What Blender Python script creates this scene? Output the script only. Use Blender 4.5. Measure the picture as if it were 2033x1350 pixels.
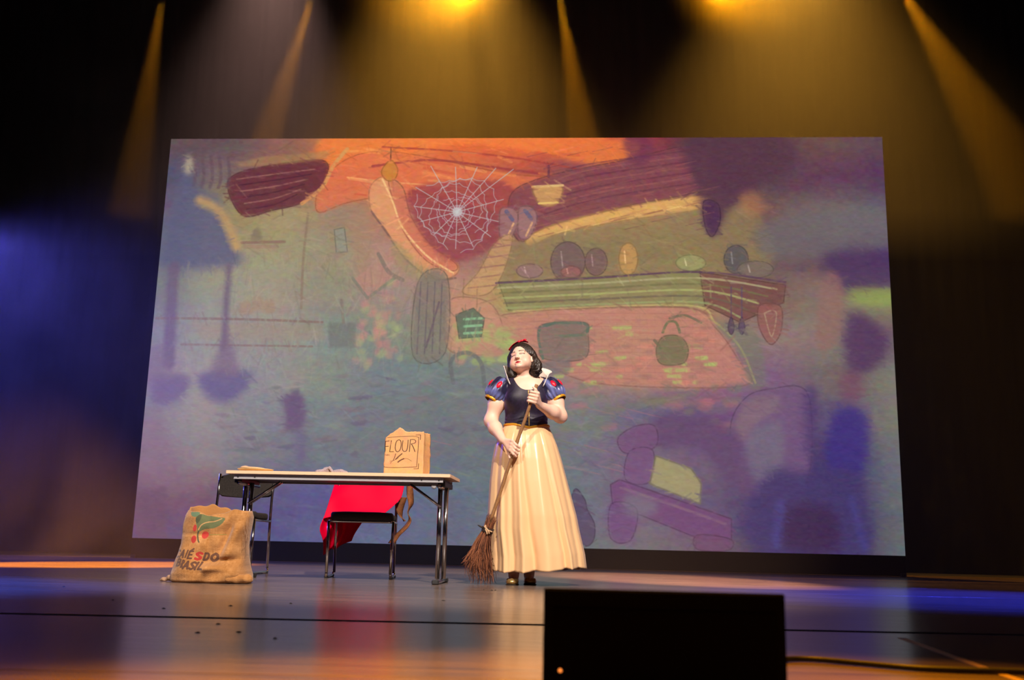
import bpy, bmesh, math, random
import numpy as np
from mathutils import Vector, Matrix

for _o in list(bpy.data.objects):
    bpy.data.objects.remove(_o, do_unlink=True)
scene = bpy.context.scene
COL = scene.collection
random.seed(7)
RNG = np.random.default_rng(11)

# ------------------------------------------------------------------ camera
cam_data = bpy.data.cameras.new('camera')
cam_data.sensor_width = 36.0
cam_data.lens = 36.0 * 1976.0 / 2033.0
cam = bpy.data.objects.new('camera', cam_data)
COL.objects.link(cam)
R_ = ((0.9979419878188731, 0.0599541368832996, 0.02274401940499112),      # camera right
      (0.01014289557428759, 0.2026374279987422, -0.9792013043513697),     # camera down
      (-0.06331595863196841, 0.9774167863530037, 0.20161228915391474))    # camera forward
m = Matrix(((R_[0][0], -R_[1][0], -R_[2][0], 0.0),
            (R_[0][1], -R_[1][1], -R_[2][1], 0.0),
            (R_[0][2], -R_[1][2], -R_[2][2], 0.262),
            (0, 0, 0, 1)))
cam.matrix_world = m
cam_data.dof.use_dof = True
cam_data.dof.focus_distance = 6.95
cam_data.dof.aperture_fstop = 3.5
cam_data.clip_start = 0.05
scene.camera = cam

# ------------------------------------------------------------------ world, exposure
world = bpy.data.worlds.new('dark_theatre')
scene.world = world
world.use_nodes = True
world.node_tree.nodes['Background'].inputs[0].default_value = (0.010, 0.006, 0.014, 1)
world.node_tree.nodes['Background'].inputs[1].default_value = 0.6
scene.view_settings.view_transform = 'Standard'
scene.view_settings.look = 'None'
scene.view_settings.gamma = 1.0
scene.view_settings.use_curve_mapping = False
scene.view_settings.exposure = 0.0
scene.cycles.use_denoising = True
scene.cycles.max_bounces = 6
scene.cycles.volume_bounces = 0
scene.cycles.volume_step_rate = 2.0
scene.cycles.caustics_reflective = False
scene.cycles.caustics_refractive = False
scene.cycles.sample_clamp_indirect = 4.0


def spot(name, loc, target, energy, color, angle, blend=0.4, size=0.06):
    d = bpy.data.lights.new(name, 'SPOT')
    d.energy = energy
    d.color = color
    d.spot_size = math.radians(angle)
    d.spot_blend = blend
    d.shadow_soft_size = size
    o = bpy.data.objects.new(name, d)
    COL.objects.link(o)
    o.location = loc
    o.rotation_euler = (Vector(target) - Vector(loc)).to_track_quat('-Z', 'Y').to_euler()
    return o


AMBER = (1.0, 0.35, 0.004)
YELLOW = (1.0, 0.45, 0.05)
HAZE_BLUE = (0.13, 0.12, 1.0)
BLUE = (0.03, 0.05, 1.0)
# front of house key lights
spot('key_spot_right', (4.6, -5.0, 11.8), (-0.75, 6.6, 0.6), 15500, (1.0, 0.84, 0.73), 18, 0.55, 0.12)
spot('key_spot_left', (-4.6, -5.0, 10.6), (-0.75, 6.6, 0.6), 5500, (1.0, 0.85, 0.75), 18, 0.6, 0.12)
# amber battery on a truss behind the screen: x, target, power, colour, cone, softness
LAMP_Y, LAMP_Z = 12.95, 8.01
UP = ((-6.10, (-6.35, 12.7, 0.0), 1500, AMBER, 11, 0.3),
      (-3.86, (-5.6, 12.7, 0.0), 2500, AMBER, 12, 0.3),
      (-1.56, (-0.9, -2.2, 0.0), 9500, AMBER, 20, 0.8),
      (-0.28, (1.0, 12.7, 0.0), 2500, AMBER, 12, 0.3),
      (1.86, (1.2, -2.2, 0.0), 7000, AMBER, 20, 0.8),
      (4.50, (8.0, 12.3, 0.0), 2200, AMBER, 19, 0.5))
for _x, _t, _e, _c, _a, _b in UP:
    spot('upstage_spot', (_x, LAMP_Y, LAMP_Z), _t, _e, _c, _a, _b, 0.05)
# soft yellow floods behind the screen
spot('yellow_flood', (3.2, 13.7, 10.3), (3.4, 13.4, 0.0), 3200, YELLOW, 72, 1.0, 0.1)
spot('yellow_flood', (-1.9, 13.7, 10.3), (-1.9, 13.4, 0.0), 4200, YELLOW, 66, 1.0, 0.1)
spot('rose_flood', (-4.7, 13.7, 10.3), (-4.6, 13.4, 0.0), 1500, (1.0, .55, .45), 50, 1.0, 0.1)
# side pools of amber on the floor and blue side light
spot('amber_pool', (-9.0, -4.0, 9.0), (-4.3, 9.2, 0.0), 220000, AMBER, 7, 0.6, 0.1)
spot('amber_pool', (6.5, -4.0, 9.5), (0.9, 8.9, 0.0), 80000, (1.0, .50, .25), 8, 0.6, 0.1)
spot('blue_side_left', (-7.5, 11.2, 3.9), (-4.8, 11.0, 1.0), 1100, HAZE_BLUE, 112, 1.0, 0.1)
spot('blue_pool', (-6.5, 6.2, 7.5), (-3.45, 4.9, 0.0), 11000, (.04, .12, 1.0), 19, 0.9, 0.1)
spot('blue_pool', (5.8, 7.8, 7.5), (2.6, 6.6, 0.0), 12500, BLUE, 26, 0.9, 0.1)
spot('amber_foreground', (0.35, 3.2, 8.0), (0.35, 1.0, 0.0), 8000, AMBER, 26, 0.5, 0.1)


# ------------------------------------------------------------------ helpers
def link(o):
    COL.objects.link(o)
    return o


def tag(o, label, cat, group=None, kind=None):
    o['label'] = label
    o['category'] = cat
    if group:
        o['group'] = group
    if kind:
        o['kind'] = kind
    return o


def empty(name, loc=(0, 0, 0), rz=0.0):
    o = bpy.data.objects.new(name, None)
    o.location = loc
    o.rotation_euler = (0, 0, rz)
    o.empty_display_size = 0.1
    return link(o)


def mesh(name, verts, faces, mat=None, parent=None, smooth=True, col=None, uv=None):
    me = bpy.data.meshes.new(name)
    v = np.asarray(verts, np.float32)
    if isinstance(faces, np.ndarray):
        n, k = faces.shape
        me.vertices.add(len(v))
        me.vertices.foreach_set('co', v.ravel())
        me.loops.add(n * k)
        me.loops.foreach_set('vertex_index', faces.astype(np.int32).ravel())
        me.polygons.add(n)
        me.polygons.foreach_set('loop_start', np.arange(0, n * k, k, dtype=np.int32))
        me.polygons.foreach_set('loop_total', np.full(n, k, np.int32))
        me.update(calc_edges=True)
    else:
        me.from_pydata([tuple(map(float, p)) for p in v], [], [tuple(map(int, f)) for f in faces])
        me.update()
    if smooth:
        me.polygons.foreach_set('use_smooth', np.ones(len(me.polygons), bool))
    if col is not None:
        a = me.attributes.new('tint', 'FLOAT_COLOR', 'POINT')
        c = np.ones((len(v), 4), np.float32)
        c[:, :3] = col
        a.data.foreach_set('color', c.ravel())
    if uv is not None:
        ul = me.uv_layers.new(name='UVMap')
        li = np.empty(len(me.loops), np.int32)
        me.loops.foreach_get('vertex_index', li)
        ul.data.foreach_set('uv', np.asarray(uv, np.float32)[li].ravel())
    if mat:
        me.materials.append(mat)
    o = bpy.data.objects.new(name, me)
    if parent:
        o.parent = parent
    return link(o)


def join_geo(parts):
    V, F, n = [], [], 0
    for v, f in parts:
        V.extend([tuple(p) for p in v])
        F.extend([tuple(i + n for i in q) for q in f])
        n += len(v)
    return V, F


def box_geo(c, s, bevel=0.0, rz=0.0, seg=1):
    bm = bmesh.new()
    bmesh.ops.create_cube(bm, size=1.0)
    bmesh.ops.scale(bm, vec=s, verts=bm.verts)
    if bevel:
        bmesh.ops.bevel(bm, geom=bm.edges[:], offset=bevel, segments=seg, affect='EDGES', profile=0.5)
    if rz:
        bmesh.ops.rotate(bm, cent=(0, 0, 0), matrix=Matrix.Rotation(rz, 3, 'Z'), verts=bm.verts)
    bmesh.ops.translate(bm, vec=c, verts=bm.verts)
    bm.verts.index_update()
    v = [tuple(p.co) for p in bm.verts]
    f = [tuple(p.index for p in q.verts) for q in bm.faces]
    bm.free()
    return v, f


def tube_geo(pts, r, n=10, cap=True):
    pts = [Vector(p) for p in pts]
    if not hasattr(r, '__len__'):
        r = [r] * len(pts)
    V, F = [], []
    up = None
    for i, p in enumerate(pts):
        t = (pts[min(i + 1, len(pts) - 1)] - pts[max(i - 1, 0)]).normalized()
        if up is None:
            up = t.orthogonal().normalized()
        up = (up - t * up.dot(t)).normalized()
        s = t.cross(up)
        for k in range(n):
            a = 2 * math.pi * k / n
            V.append(p + (up * math.cos(a) + s * math.sin(a)) * r[i])
    for i in range(len(pts) - 1):
        for k in range(n):
            F.append((i * n + k, i * n + (k + 1) % n, (i + 1) * n + (k + 1) % n, (i + 1) * n + k))
    if cap:
        F.append(tuple(range(n))[::-1])
        F.append(tuple(range((len(pts) - 1) * n, len(pts) * n)))
    return V, F


def fillet(pts, r, n=5):
    """round the corners of a polyline"""
    P = [Vector(p) for p in pts]
    out = [P[0]]
    for i in range(1, len(P) - 1):
        a, b, c = P[i - 1], P[i], P[i + 1]
        d1, d2 = (a - b), (c - b)
        q = min(r, d1.length * .49, d2.length * .49)
        s, e = b + d1.normalized() * q, b + d2.normalized() * q
        for k in range(n + 1):
            t = k / n
            out.append(s * (1 - t) ** 2 + b * 2 * t * (1 - t) + e * t * t)
    out.append(P[-1])
    return out


def lathe_geo(profile, n=32, c=(0, 0, 0)):
    V, F = [], []
    for r, z in profile:
        for k in range(n):
            a = 2 * math.pi * k / n
            V.append((c[0] + r * math.cos(a), c[1] + r * math.sin(a), c[2] + z))
    for i in range(len(profile) - 1):
        for k in range(n):
            F.append((i * n + k, i * n + (k + 1) % n, (i + 1) * n + (k + 1) % n, (i + 1) * n + k))
    F.append(tuple(range(n))[::-1])
    F.append(tuple(range((len(profile) - 1) * n, len(profile) * n)))
    return V, F


def grid_faces(nu, nv, wrap=False):
    """faces of a (nv rows, nu columns) grid as an array"""
    j, i = np.meshgrid(np.arange(nv - 1), np.arange(nu if wrap else nu - 1), indexing='ij')
    i2 = (i + 1) % nu
    return np.stack([j * nu + i, j * nu + i2, (j + 1) * nu + i2, (j + 1) * nu + i], -1).reshape(-1, 4)


def solidify(o, t, offset=-1.0):
    md = o.modifiers.new('thickness', 'SOLIDIFY')
    md.thickness = t
    md.offset = offset
    return o


def spline(pts, n=8, closed=False):
    """Catmull-Rom through points of any dimension"""
    P = np.asarray(pts, float)
    out = []
    m_ = len(P)
    for i in range(m_ if closed else m_ - 1):
        if closed:
            a, b, c, d = P[(i - 1) % m_], P[i], P[(i + 1) % m_], P[(i + 2) % m_]
        else:
            a, b, c, d = P[max(i - 1, 0)], P[i], P[i + 1], P[min(i + 2, m_ - 1)]
        for k in range(n):
            t = k / n
            out.append(.5 * (2 * b + (c - a) * t + (2 * a - 5 * b + 4 * c - d) * t * t + (3 * b - a - 3 * c + d) * t ** 3))
    if not closed:
        out.append(P[-1])
    return np.array(out)


# ------------------------------------------------------------------ materials
def srgb(r, g, b):
    f = lambda x: ((x / 255) / 12.92) if x / 255 <= .04045 else (((x / 255) + .055) / 1.055) ** 2.4
    return (f(r), f(g), f(b))


def material(name, color=(.5, .5, .5), rough=.5, metal=0.0, noise=None, bump=None, scale=(1, 1, 1), **kw):
    """principled material; noise=(scale, amount) varies the colour, bump=(scale, strength) the relief"""
    mt = bpy.data.materials.new(name)
    mt.use_nodes = True
    nt = mt.node_tree
    b = nt.nodes['Principled BSDF']
    b.inputs['Base Color'].default_value = (*color, 1)
    b.inputs['Roughness'].default_value = rough
    b.inputs['Metallic'].default_value = metal
    for k, v in kw.items():
        b.inputs[k.replace('_', ' ')].default_value = v
    if noise or bump:
        tc = nt.nodes.new('ShaderNodeTexCoord')
        mp = nt.nodes.new('ShaderNodeMapping')
        mp.inputs['Scale'].default_value = scale
        nt.links.new(tc.outputs['Object'], mp.inputs['Vector'])
    if noise:
        n = nt.nodes.new('ShaderNodeTexNoise')
        n.inputs['Scale'].default_value = noise[0]
        n.inputs['Detail'].default_value = 5
        nt.links.new(mp.outputs[0], n.inputs['Vector'])
        r = nt.nodes.new('ShaderNodeValToRGB')
        r.color_ramp.elements[0].position = .3
        r.color_ramp.elements[1].position = .7
        lo = [max(0, c * (1 - noise[1])) for c in color]
        hi = [min(1, c * (1 + noise[1])) for c in color]
        r.color_ramp.elements[0].color = (*lo, 1)
        r.color_ramp.elements[1].color = (*hi, 1)
        nt.links.new(n.outputs['Fac'], r.inputs['Fac'])
        nt.links.new(r.outputs['Color'], b.inputs['Base Color'])
    if bump:
        n2 = nt.nodes.new('ShaderNodeTexNoise')
        n2.inputs['Scale'].default_value = bump[0]
        n2.inputs['Detail'].default_value = 4
        nt.links.new(mp.outputs[0], n2.inputs['Vector'])
        bp = nt.nodes.new('ShaderNodeBump')
        bp.inputs['Strength'].default_value = bump[1]
        bp.inputs['Distance'].default_value = .01
        nt.links.new(n2.outputs['Fac'], bp.inputs['Height'])
        nt.links.new(bp.outputs['Normal'], b.inputs['Normal'])
    return mt


def tint_material(name, rough=.5, **kw):
    """principled material whose colour is the mesh's own 'tint' attribute"""
    mt = material(name, (.5, .5, .5), rough, **kw)
    nt = mt.node_tree
    at = nt.nodes.new('ShaderNodeAttribute')
    at.attribute_name = 'tint'
    nt.links.new(at.outputs['Color'], nt.nodes['Principled BSDF'].inputs['Base Color'])
    return mt


def image_material(name, img, rough=.6, emit=0.0, **kw):
    mt = material(name, (.04, .04, .04), rough, **kw)
    nt = mt.node_tree
    t = nt.nodes.new('ShaderNodeTexImage')
    t.image = img
    t.extension = 'EXTEND'
    b = nt.nodes['Principled BSDF']
    if emit:
        nt.links.new(t.outputs['Color'], b.inputs['Emission Color'])
        b.inputs['Emission Strength'].default_value = emit
    else:
        nt.links.new(t.outputs['Color'], b.inputs['Base Color'])
    return mt


# ------------------------------------------------------------------ painting canvas (flat print and the projected picture)
def box_blur(a, r):
    if r < 1:
        return a
    for ax in (0, 1):
        for _ in range(2):
            pad = [(0, 0)] * a.ndim
            pad[ax] = (r + 1, r)
            c = np.cumsum(np.pad(a, pad, mode='edge'), axis=ax)
            n = a.shape[ax]
            a = (np.take(c, np.arange(2 * r + 1, 2 * r + 1 + n), ax) - np.take(c, np.arange(0, n), ax)) / (2 * r + 1)
    return a


class Canvas:
    def __init__(self, w, h, base):
        self.w, self.h = w, h
        self.a = np.empty((h, w, 3), np.float32)
        self.a[:] = base
        self.map = lambda p: np.asarray(p, float)
        self.outline = False

    def grid(self, cols):
        """smooth interpolation of a coarse grid of colours"""
        g = np.asarray(cols, float)
        ny, nx, _ = g.shape
        y = np.linspace(0, ny - 1, self.h)
        x = np.linspace(0, nx - 1, self.w)
        y0 = np.clip(y.astype(int), 0, ny - 2)
        x0 = np.clip(x.astype(int), 0, nx - 2)
        fy, fx = y - y0, x - x0
        fy = (fy * fy * (3 - 2 * fy))[:, None, None]
        fx = (fx * fx * (3 - 2 * fx))[None, :, None]
        t = g[y0][:, x0] * (1 - fx) + g[y0][:, x0 + 1] * fx
        u = g[y0 + 1][:, x0] * (1 - fx) + g[y0 + 1][:, x0 + 1] * fx
        self.a[:] = t * (1 - fy) + u * fy

    def noise(self, cell, amp, ax=1.0, mono=False):
        ny, nx = int(self.h / cell) + 3, int(self.w / (cell * ax)) + 3
        g = RNG.normal(0, 1, (ny, nx, 1 if mono else 3))
        y = np.arange(self.h) / cell
        x = np.arange(self.w) / (cell * ax)
        y0, x0 = y.astype(int), x.astype(int)
        fy, fx = (y - y0), (x - x0)
        fy = (fy * fy * (3 - 2 * fy))[:, None, None]
        fx = (fx * fx * (3 - 2 * fx))[None, :, None]
        t = g[y0][:, x0] * (1 - fx) + g[y0][:, x0 + 1] * fx
        u = g[y0 + 1][:, x0] * (1 - fx) + g[y0 + 1][:, x0 + 1] * fx
        n = t * (1 - fy) + u * fy
        self.a += (n * amp).astype(np.float32)
        return n

    def _put(self, mask, x0, y0, color, alpha):
        h, w = mask.shape
        mk = (mask * alpha)[..., None]
        s = self.a[y0:y0 + h, x0:x0 + w]
        s[:] = s * (1 - mk) + np.asarray(color, np.float32) * mk

    def fill(self, pts, color, blur=1, alpha=1.0, smooth=True, rough=0.0):
        p = np.asarray(pts, float)
        p = self.map(p)
        if smooth:
            p = spline(p, 6, True)
        if rough:
            p = p + RNG.normal(0, rough, p.shape)
        m_ = int(blur * 2 + 2)
        x0, y0 = np.maximum(np.floor(p.min(0)).astype(int) - m_, 0)
        x1 = min(int(p[:, 0].max()) + m_ + 1, self.w)
        y1 = min(int(p[:, 1].max()) + m_ + 1, self.h)
        if x1 <= x0 or y1 <= y0:
            return
        X, Y = np.meshgrid(np.arange(x0, x1) + .5, np.arange(y0, y1) + .5)
        ins = np.zeros(X.shape, bool)
        q = np.roll(p, -1, 0)
        for (ax, ay), (bx, by) in zip(p, q):
            if ay == by:
                continue
            c = (ay > Y) != (by > Y)
            ins ^= c & (X < (bx - ax) * (Y - ay) / (by - ay) + ax)
        self._put(box_blur(ins.astype(np.float32), int(blur)), x0, y0, color, alpha)
        if self.outline and blur <= 4 and alpha >= .8 and not rough:
            mp, self.map = self.map, lambda q: q
            self.line(np.r_[p, p[:1]], 2.4, np.asarray(color) * .66, .55, smooth=False)
            self.map = mp

    def line(self, pts, width, color, alpha=1.0, smooth=True, soft=1.0, taper=False):
        p = self.map(np.asarray(pts, float))
        if smooth and len(p) > 2:
            p = spline(p, 6)
        m_ = width / 2 + soft + 2
        x0, y0 = np.maximum(np.floor(p.min(0) - m_).astype(int), 0)
        x1 = min(int(p[:, 0].max() + m_) + 1, self.w)
        y1 = min(int(p[:, 1].max() + m_) + 1, self.h)
        if x1 <= x0 or y1 <= y0:
            return
        X, Y = np.meshgrid(np.arange(x0, x1) + .5, np.arange(y0, y1) + .5)
        d = np.full(X.shape, 1e9)
        for i, (a, b) in enumerate(zip(p[:-1], p[1:])):
            v = b - a
            L = max(v @ v, 1e-9)
            t = np.clip(((X - a[0]) * v[0] + (Y - a[1]) * v[1]) / L, 0, 1)
            dd = np.hypot(X - a[0] - t * v[0], Y - a[1] - t * v[1])
            if taper:
                dd = dd + width * .5 * abs((i + .5) / (len(p) - 1) * 2 - 1)
            d = np.minimum(d, dd)
        self._put(np.clip((width / 2 - d) / soft + .5, 0, 1).astype(np.float32), x0, y0, color, alpha)

    def image(self, name):
        im = bpy.data.images.new(name, self.w, self.h)
        px = np.ones((self.h, self.w, 4), np.float32)
        px[..., :3] = np.clip(self.a / 255, 0, 1)[::-1]
        im.pixels.foreach_set(px.ravel())
        im.update()
        im.pack()
        return im


# ------------------------------------------------------------------ implicit surfaces (continuous organic bodies)
class Field:
    def __init__(self, lo, hi, h):
        self.lo = np.array(lo, float)
        self.h = h
        self.n = np.ceil((np.array(hi) - lo) / h).astype(int) + 1
        self.d = np.full(self.n, 9.0, np.float32)

    def _sub(self, lo, hi):
        a = np.clip(np.floor((np.array(lo) - self.lo) / self.h).astype(int), 0, self.n)
        b = np.clip(np.ceil((np.array(hi) - self.lo) / self.h).astype(int) + 1, 0, self.n)
        sl = tuple(slice(i, j) for i, j in zip(a, b))
        ax = [self.lo[i] + self.h * np.arange(a[i], b[i]) for i in range(3)]
        X, Y, Z = np.meshgrid(*ax, indexing='ij', sparse=True)
        return sl, X, Y, Z

    def _mix(self, sl, e, k, cut=False):
        s = self.d[sl]
        if cut:
            e = -e
            hh = np.maximum(k - np.abs(s - e), 0) / k
            self.d[sl] = np.maximum(s, e) + hh * hh * k * .25
        else:
            hh = np.maximum(k - np.abs(s - e), 0) / k
            self.d[sl] = np.minimum(s, e) - hh * hh * k * .25

    def cap(self, a, b, ra, rb, k=.02, cut=False):
        a, b = np.array(a, float), np.array(b, float)
        m_ = max(ra, rb) + k + .012
        sl, X, Y, Z = self._sub(np.minimum(a, b) - m_, np.maximum(a, b) + m_)
        v = b - a
        L = max(v @ v, 1e-12)
        t = np.clip(((X - a[0]) * v[0] + (Y - a[1]) * v[1] + (Z - a[2]) * v[2]) / L, 0, 1)
        d = np.sqrt((X - a[0] - t * v[0]) ** 2 + (Y - a[1] - t * v[1]) ** 2 + (Z - a[2] - t * v[2]) ** 2) - (ra + (rb - ra) * t)
        self._mix(sl, d.astype(np.float32), k, cut)

    def chain(self, pts, rad, k=.006, kin=.004):
        for i in range(len(pts) - 1):
            self.cap(pts[i], pts[i + 1], rad[i], rad[i + 1], k if i == 0 else kin)

    def ell(self, c, r, R=None, k=.02, cut=False):
        c, r = np.array(c, float), np.array(r, float)
        m_ = r.max() + k + .012
        sl, X, Y, Z = self._sub(c - m_, c + m_)
        x, y, z = X - c[0], Y - c[1], Z - c[2]
        if R is not None:
            x, y, z = (R[0][0] * x + R[1][0] * y + R[2][0] * z, R[0][1] * x + R[1][1] * y + R[2][1] * z,
                       R[0][2] * x + R[1][2] * y + R[2][2] * z)
        k0 = np.sqrt((x / r[0]) ** 2 + (y / r[1]) ** 2 + (z / r[2]) ** 2)
        k1 = np.sqrt((x / r[0] ** 2) ** 2 + (y / r[1] ** 2) ** 2 + (z / r[2] ** 2) ** 2)
        d = k0 * (k0 - 1) / np.maximum(k1, 1e-6)
        self._mix(sl, d.astype(np.float32), k, cut)

    def coords(self):
        ax = [self.lo[i] + self.h * np.arange(self.n[i]) for i in range(3)]
        return np.meshgrid(*ax, indexing='ij', sparse=True)

    def surface(self):
        d = self.d
        s = d < 0
        c8 = [s[i:s.shape[0] - 1 + i, j:s.shape[1] - 1 + j, k:s.shape[2] - 1 + k] for i in (0, 1) for j in (0, 1) for k in (0, 1)]
        al, an = c8[0].copy(), c8[0].copy()
        for q in c8[1:]:
            al &= q
            an |= q
        cells = np.argwhere(an & ~al)
        off = np.array([(i, j, k) for i in (0, 1) for j in (0, 1) for k in (0, 1)])
        val = [d[cells[:, 0] + o[0], cells[:, 1] + o[1], cells[:, 2] + o[2]] for o in off]
        acc = np.zeros((len(cells), 3))
        cnt = np.zeros(len(cells))
        for a in range(8):
            for b in range(a + 1, 8):
                if np.abs(off[a] - off[b]).sum() != 1:
                    continue
                x = (val[a] < 0) != (val[b] < 0)
                t = np.where(x, val[a] / np.where(x, val[a] - val[b], 1), 0)
                p = off[a] + t[:, None] * (off[b] - off[a])
                acc += p * x[:, None]
                cnt += x
        V = self.lo + self.h * (cells + acc / cnt[:, None])
        vid = np.full(an.shape, -1, np.int32)
        vid[cells[:, 0], cells[:, 1], cells[:, 2]] = np.arange(len(cells))
        F = []
        for ax in range(3):
            u, w = (ax + 1) % 3, (ax + 2) % 3
            sa = [slice(None)] * 3
            sb = [slice(None)] * 3
            sa[ax], sb[ax] = slice(0, -1), slice(1, None)
            for q in (u, w):
                sa[q] = sb[q] = slice(1, -1)
            A, B = s[tuple(sa)], s[tuple(sb)]
            for flip, msk in ((False, A & ~B), (True, B & ~A)):
                e = np.argwhere(msk)
                if not len(e):
                    continue
                e[:, u] += 1
                e[:, w] += 1
                q = []
                for du, dw in ((-1, -1), (0, -1), (0, 0), (-1, 0)):
                    g = e.copy()
                    g[:, u] += du
                    g[:, w] += dw
                    q.append(vid[g[:, 0], g[:, 1], g[:, 2]])
                q = np.stack(q, 1)
                F.append(q[:, ::-1] if flip else q)
        return V, np.concatenate(F)


def relax(V, F, it=2, lam=.5):
    for _ in range(it):
        acc = np.zeros_like(V)
        cnt = np.zeros(len(V))
        for a, b in ((0, 1), (1, 2), (2, 3), (3, 0)):
            for p, q in ((a, b), (b, a)):
                for ax in range(3):
                    acc[:, ax] += np.bincount(F[:, p], V[F[:, q], ax], len(V))
                cnt += np.bincount(F[:, p], minlength=len(V))
        V = V + lam * (acc / cnt[:, None] - V)
    return V
# ------------------------------------------------------------------ setting
def structure(o):
    o['kind'] = 'structure'
    return o


def floor_material():
    mt = bpy.data.materials.new('stage_floor')
    mt.use_nodes = True
    nt = mt.node_tree
    b = nt.nodes['Principled BSDF']
    geo = nt.nodes.new('ShaderNodeNewGeometry')
    mp = nt.nodes.new('ShaderNodeMapping')
    mp.inputs['Rotation'].default_value = (0, 0, -.09)
    mp.inputs['Scale'].default_value = (.55, 9.0, 1)
    nt.links.new(geo.outputs['Position'], mp.inputs['Vector'])
    n = nt.nodes.new('ShaderNodeTexNoise')
    n.inputs['Scale'].default_value = 2.6
    n.inputs['Detail'].default_value = 8
    n.inputs['Roughness'].default_value = .65
    nt.links.new(mp.outputs[0], n.inputs['Vector'])
    r = nt.nodes.new('ShaderNodeValToRGB')
    r.color_ramp.elements[0].position = .32
    r.color_ramp.elements[0].color = (.070, .050, .040, 1)
    r.color_ramp.elements[1].position = .68
    r.color_ramp.elements[1].color = (.235, .172, .138, 1)
    nt.links.new(n.outputs['Fac'], r.inputs['Fac'])
    nt.links.new(r.outputs['Color'], b.inputs['Base Color'])
    mr = nt.nodes.new('ShaderNodeMapRange')
    mr.inputs['To Min'].default_value = .15
    mr.inputs['To Max'].default_value = .27
    nt.links.new(n.outputs['Fac'], mr.inputs['Value'])
    nt.links.new(mr.outputs[0], b.inputs['Roughness'])
    b.inputs['Specular IOR Level'].default_value = .5
    mp2 = nt.nodes.new('ShaderNodeMapping')
    mp2.inputs['Rotation'].default_value = (0, 0, -.09)
    mp2.inputs['Scale'].default_value = (3.0, 40.0, 1)
    nt.links.new(geo.outputs['Position'], mp2.inputs['Vector'])
    n2 = nt.nodes.new('ShaderNodeTexNoise')
    n2.inputs['Scale'].default_value = 2.0
    n2.inputs['Detail'].default_value = 4
    nt.links.new(mp2.outputs[0], n2.inputs['Vector'])
    bp = nt.nodes.new('ShaderNodeBump')
    bp.inputs['Strength'].default_value = .16
    bp.inputs['Distance'].default_value = .004
    nt.links.new(n2.outputs['Fac'], bp.inputs['Height'])
    nt.links.new(bp.outputs['Normal'], b.inputs['Normal'])
    return mt


M_FLOOR = floor_material()
M_BLACK = material('black_drape', (.002, .002, .002), 1.0, Specular_IOR_Level=.1)
M_DECK = material('black_deck', (.01, .01, .01), .9)

# stage deck with the laid dance-floor panels on it
v, f = box_geo((0, 7.95, -.104), (27, 14.5, .2), 0)
floor = structure(mesh('floor', v, f, M_DECK, smooth=False))
seams = [.70, 2.05, 3.46, 4.95, 6.45, 8.0, 9.6, 11.2, 12.8]
ROT = math.radians(5.2)
for a, b in zip(seams[:-1], seams[1:]):
    g = .012
    L = 12.0
    a, b = a + (.035 if a == 3.46 else 0), b - (.035 if b == 3.46 else 0)
    v, f = box_geo((0, 0, -.002), (2 * L, b - a - g, .004), .0012)
    o = mesh('floor_panel', v, f, M_FLOOR, smooth=False, parent=floor)
    o.location = (-.35, (a + b) / 2, 0)
    o.rotation_euler = (0, 0, ROT)


def pleats(x0, x1, z0, z1, y, amp, period, name, axis=0):
    n = int(abs(x1 - x0) / period * 8)
    t = np.linspace(0, 1, n)
    ph = t * abs(x1 - x0) / period * 2 * math.pi
    d = amp * (np.sin(ph + .6 * np.sin(ph * .37)) + .3 * np.sin(ph * 2.3))
    V = []
    for z in (z0, z1):
        for k in range(n):
            p = x0 + (x1 - x0) * t[k]
            V.append((p, y + d[k], z) if axis == 0 else (y + d[k], p, z))
    return structure(solidify(mesh(name, V, grid_faces(n, 2), M_BLACK), .004))


pleats(-12.8, 12.8, 0, 10.5, 15.0, .022, .28, 'wall_back')
pleats(14.8, 3.0, 0, 10.5, -12.5, .05, .3, 'wall_left', 1)
pleats(14.8, 3.0, 0, 10.5, 12.5, .05, .3, 'wall_right', 1)
v, f = box_geo((0, 9, 10.6), (26, 13, .1))
structure(mesh('ceiling', v, f, M_DECK, smooth=False))

# ------------------------------------------------------------------ projected picture: a rustic kitchen painted as soft colour fields
SW, SH = 9.39, 5.28
cv = Canvas(1440, 810, (110, 110, 120))
src = np.array([(340, 276), (1752, 272), (1797, 1103), (262, 1068)], float)
dst = np.array([(0, 0), (1440, 0), (1440, 810), (0, 810)], float)
A_ = []
for (x, y), (u, w) in zip(src, dst):
    A_ += [[x, y, 1, 0, 0, 0, -u * x, -u * y, -u], [0, 0, 0, x, y, 1, -w * x, -w * y, -w]]
HM = np.linalg.svd(np.array(A_))[2][-1].reshape(3, 3)


def sketch(p):
    q = np.c_[np.asarray(p, float), np.ones(len(p))] @ HM.T
    return q[:, :2] / q[:, 2:]


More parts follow.
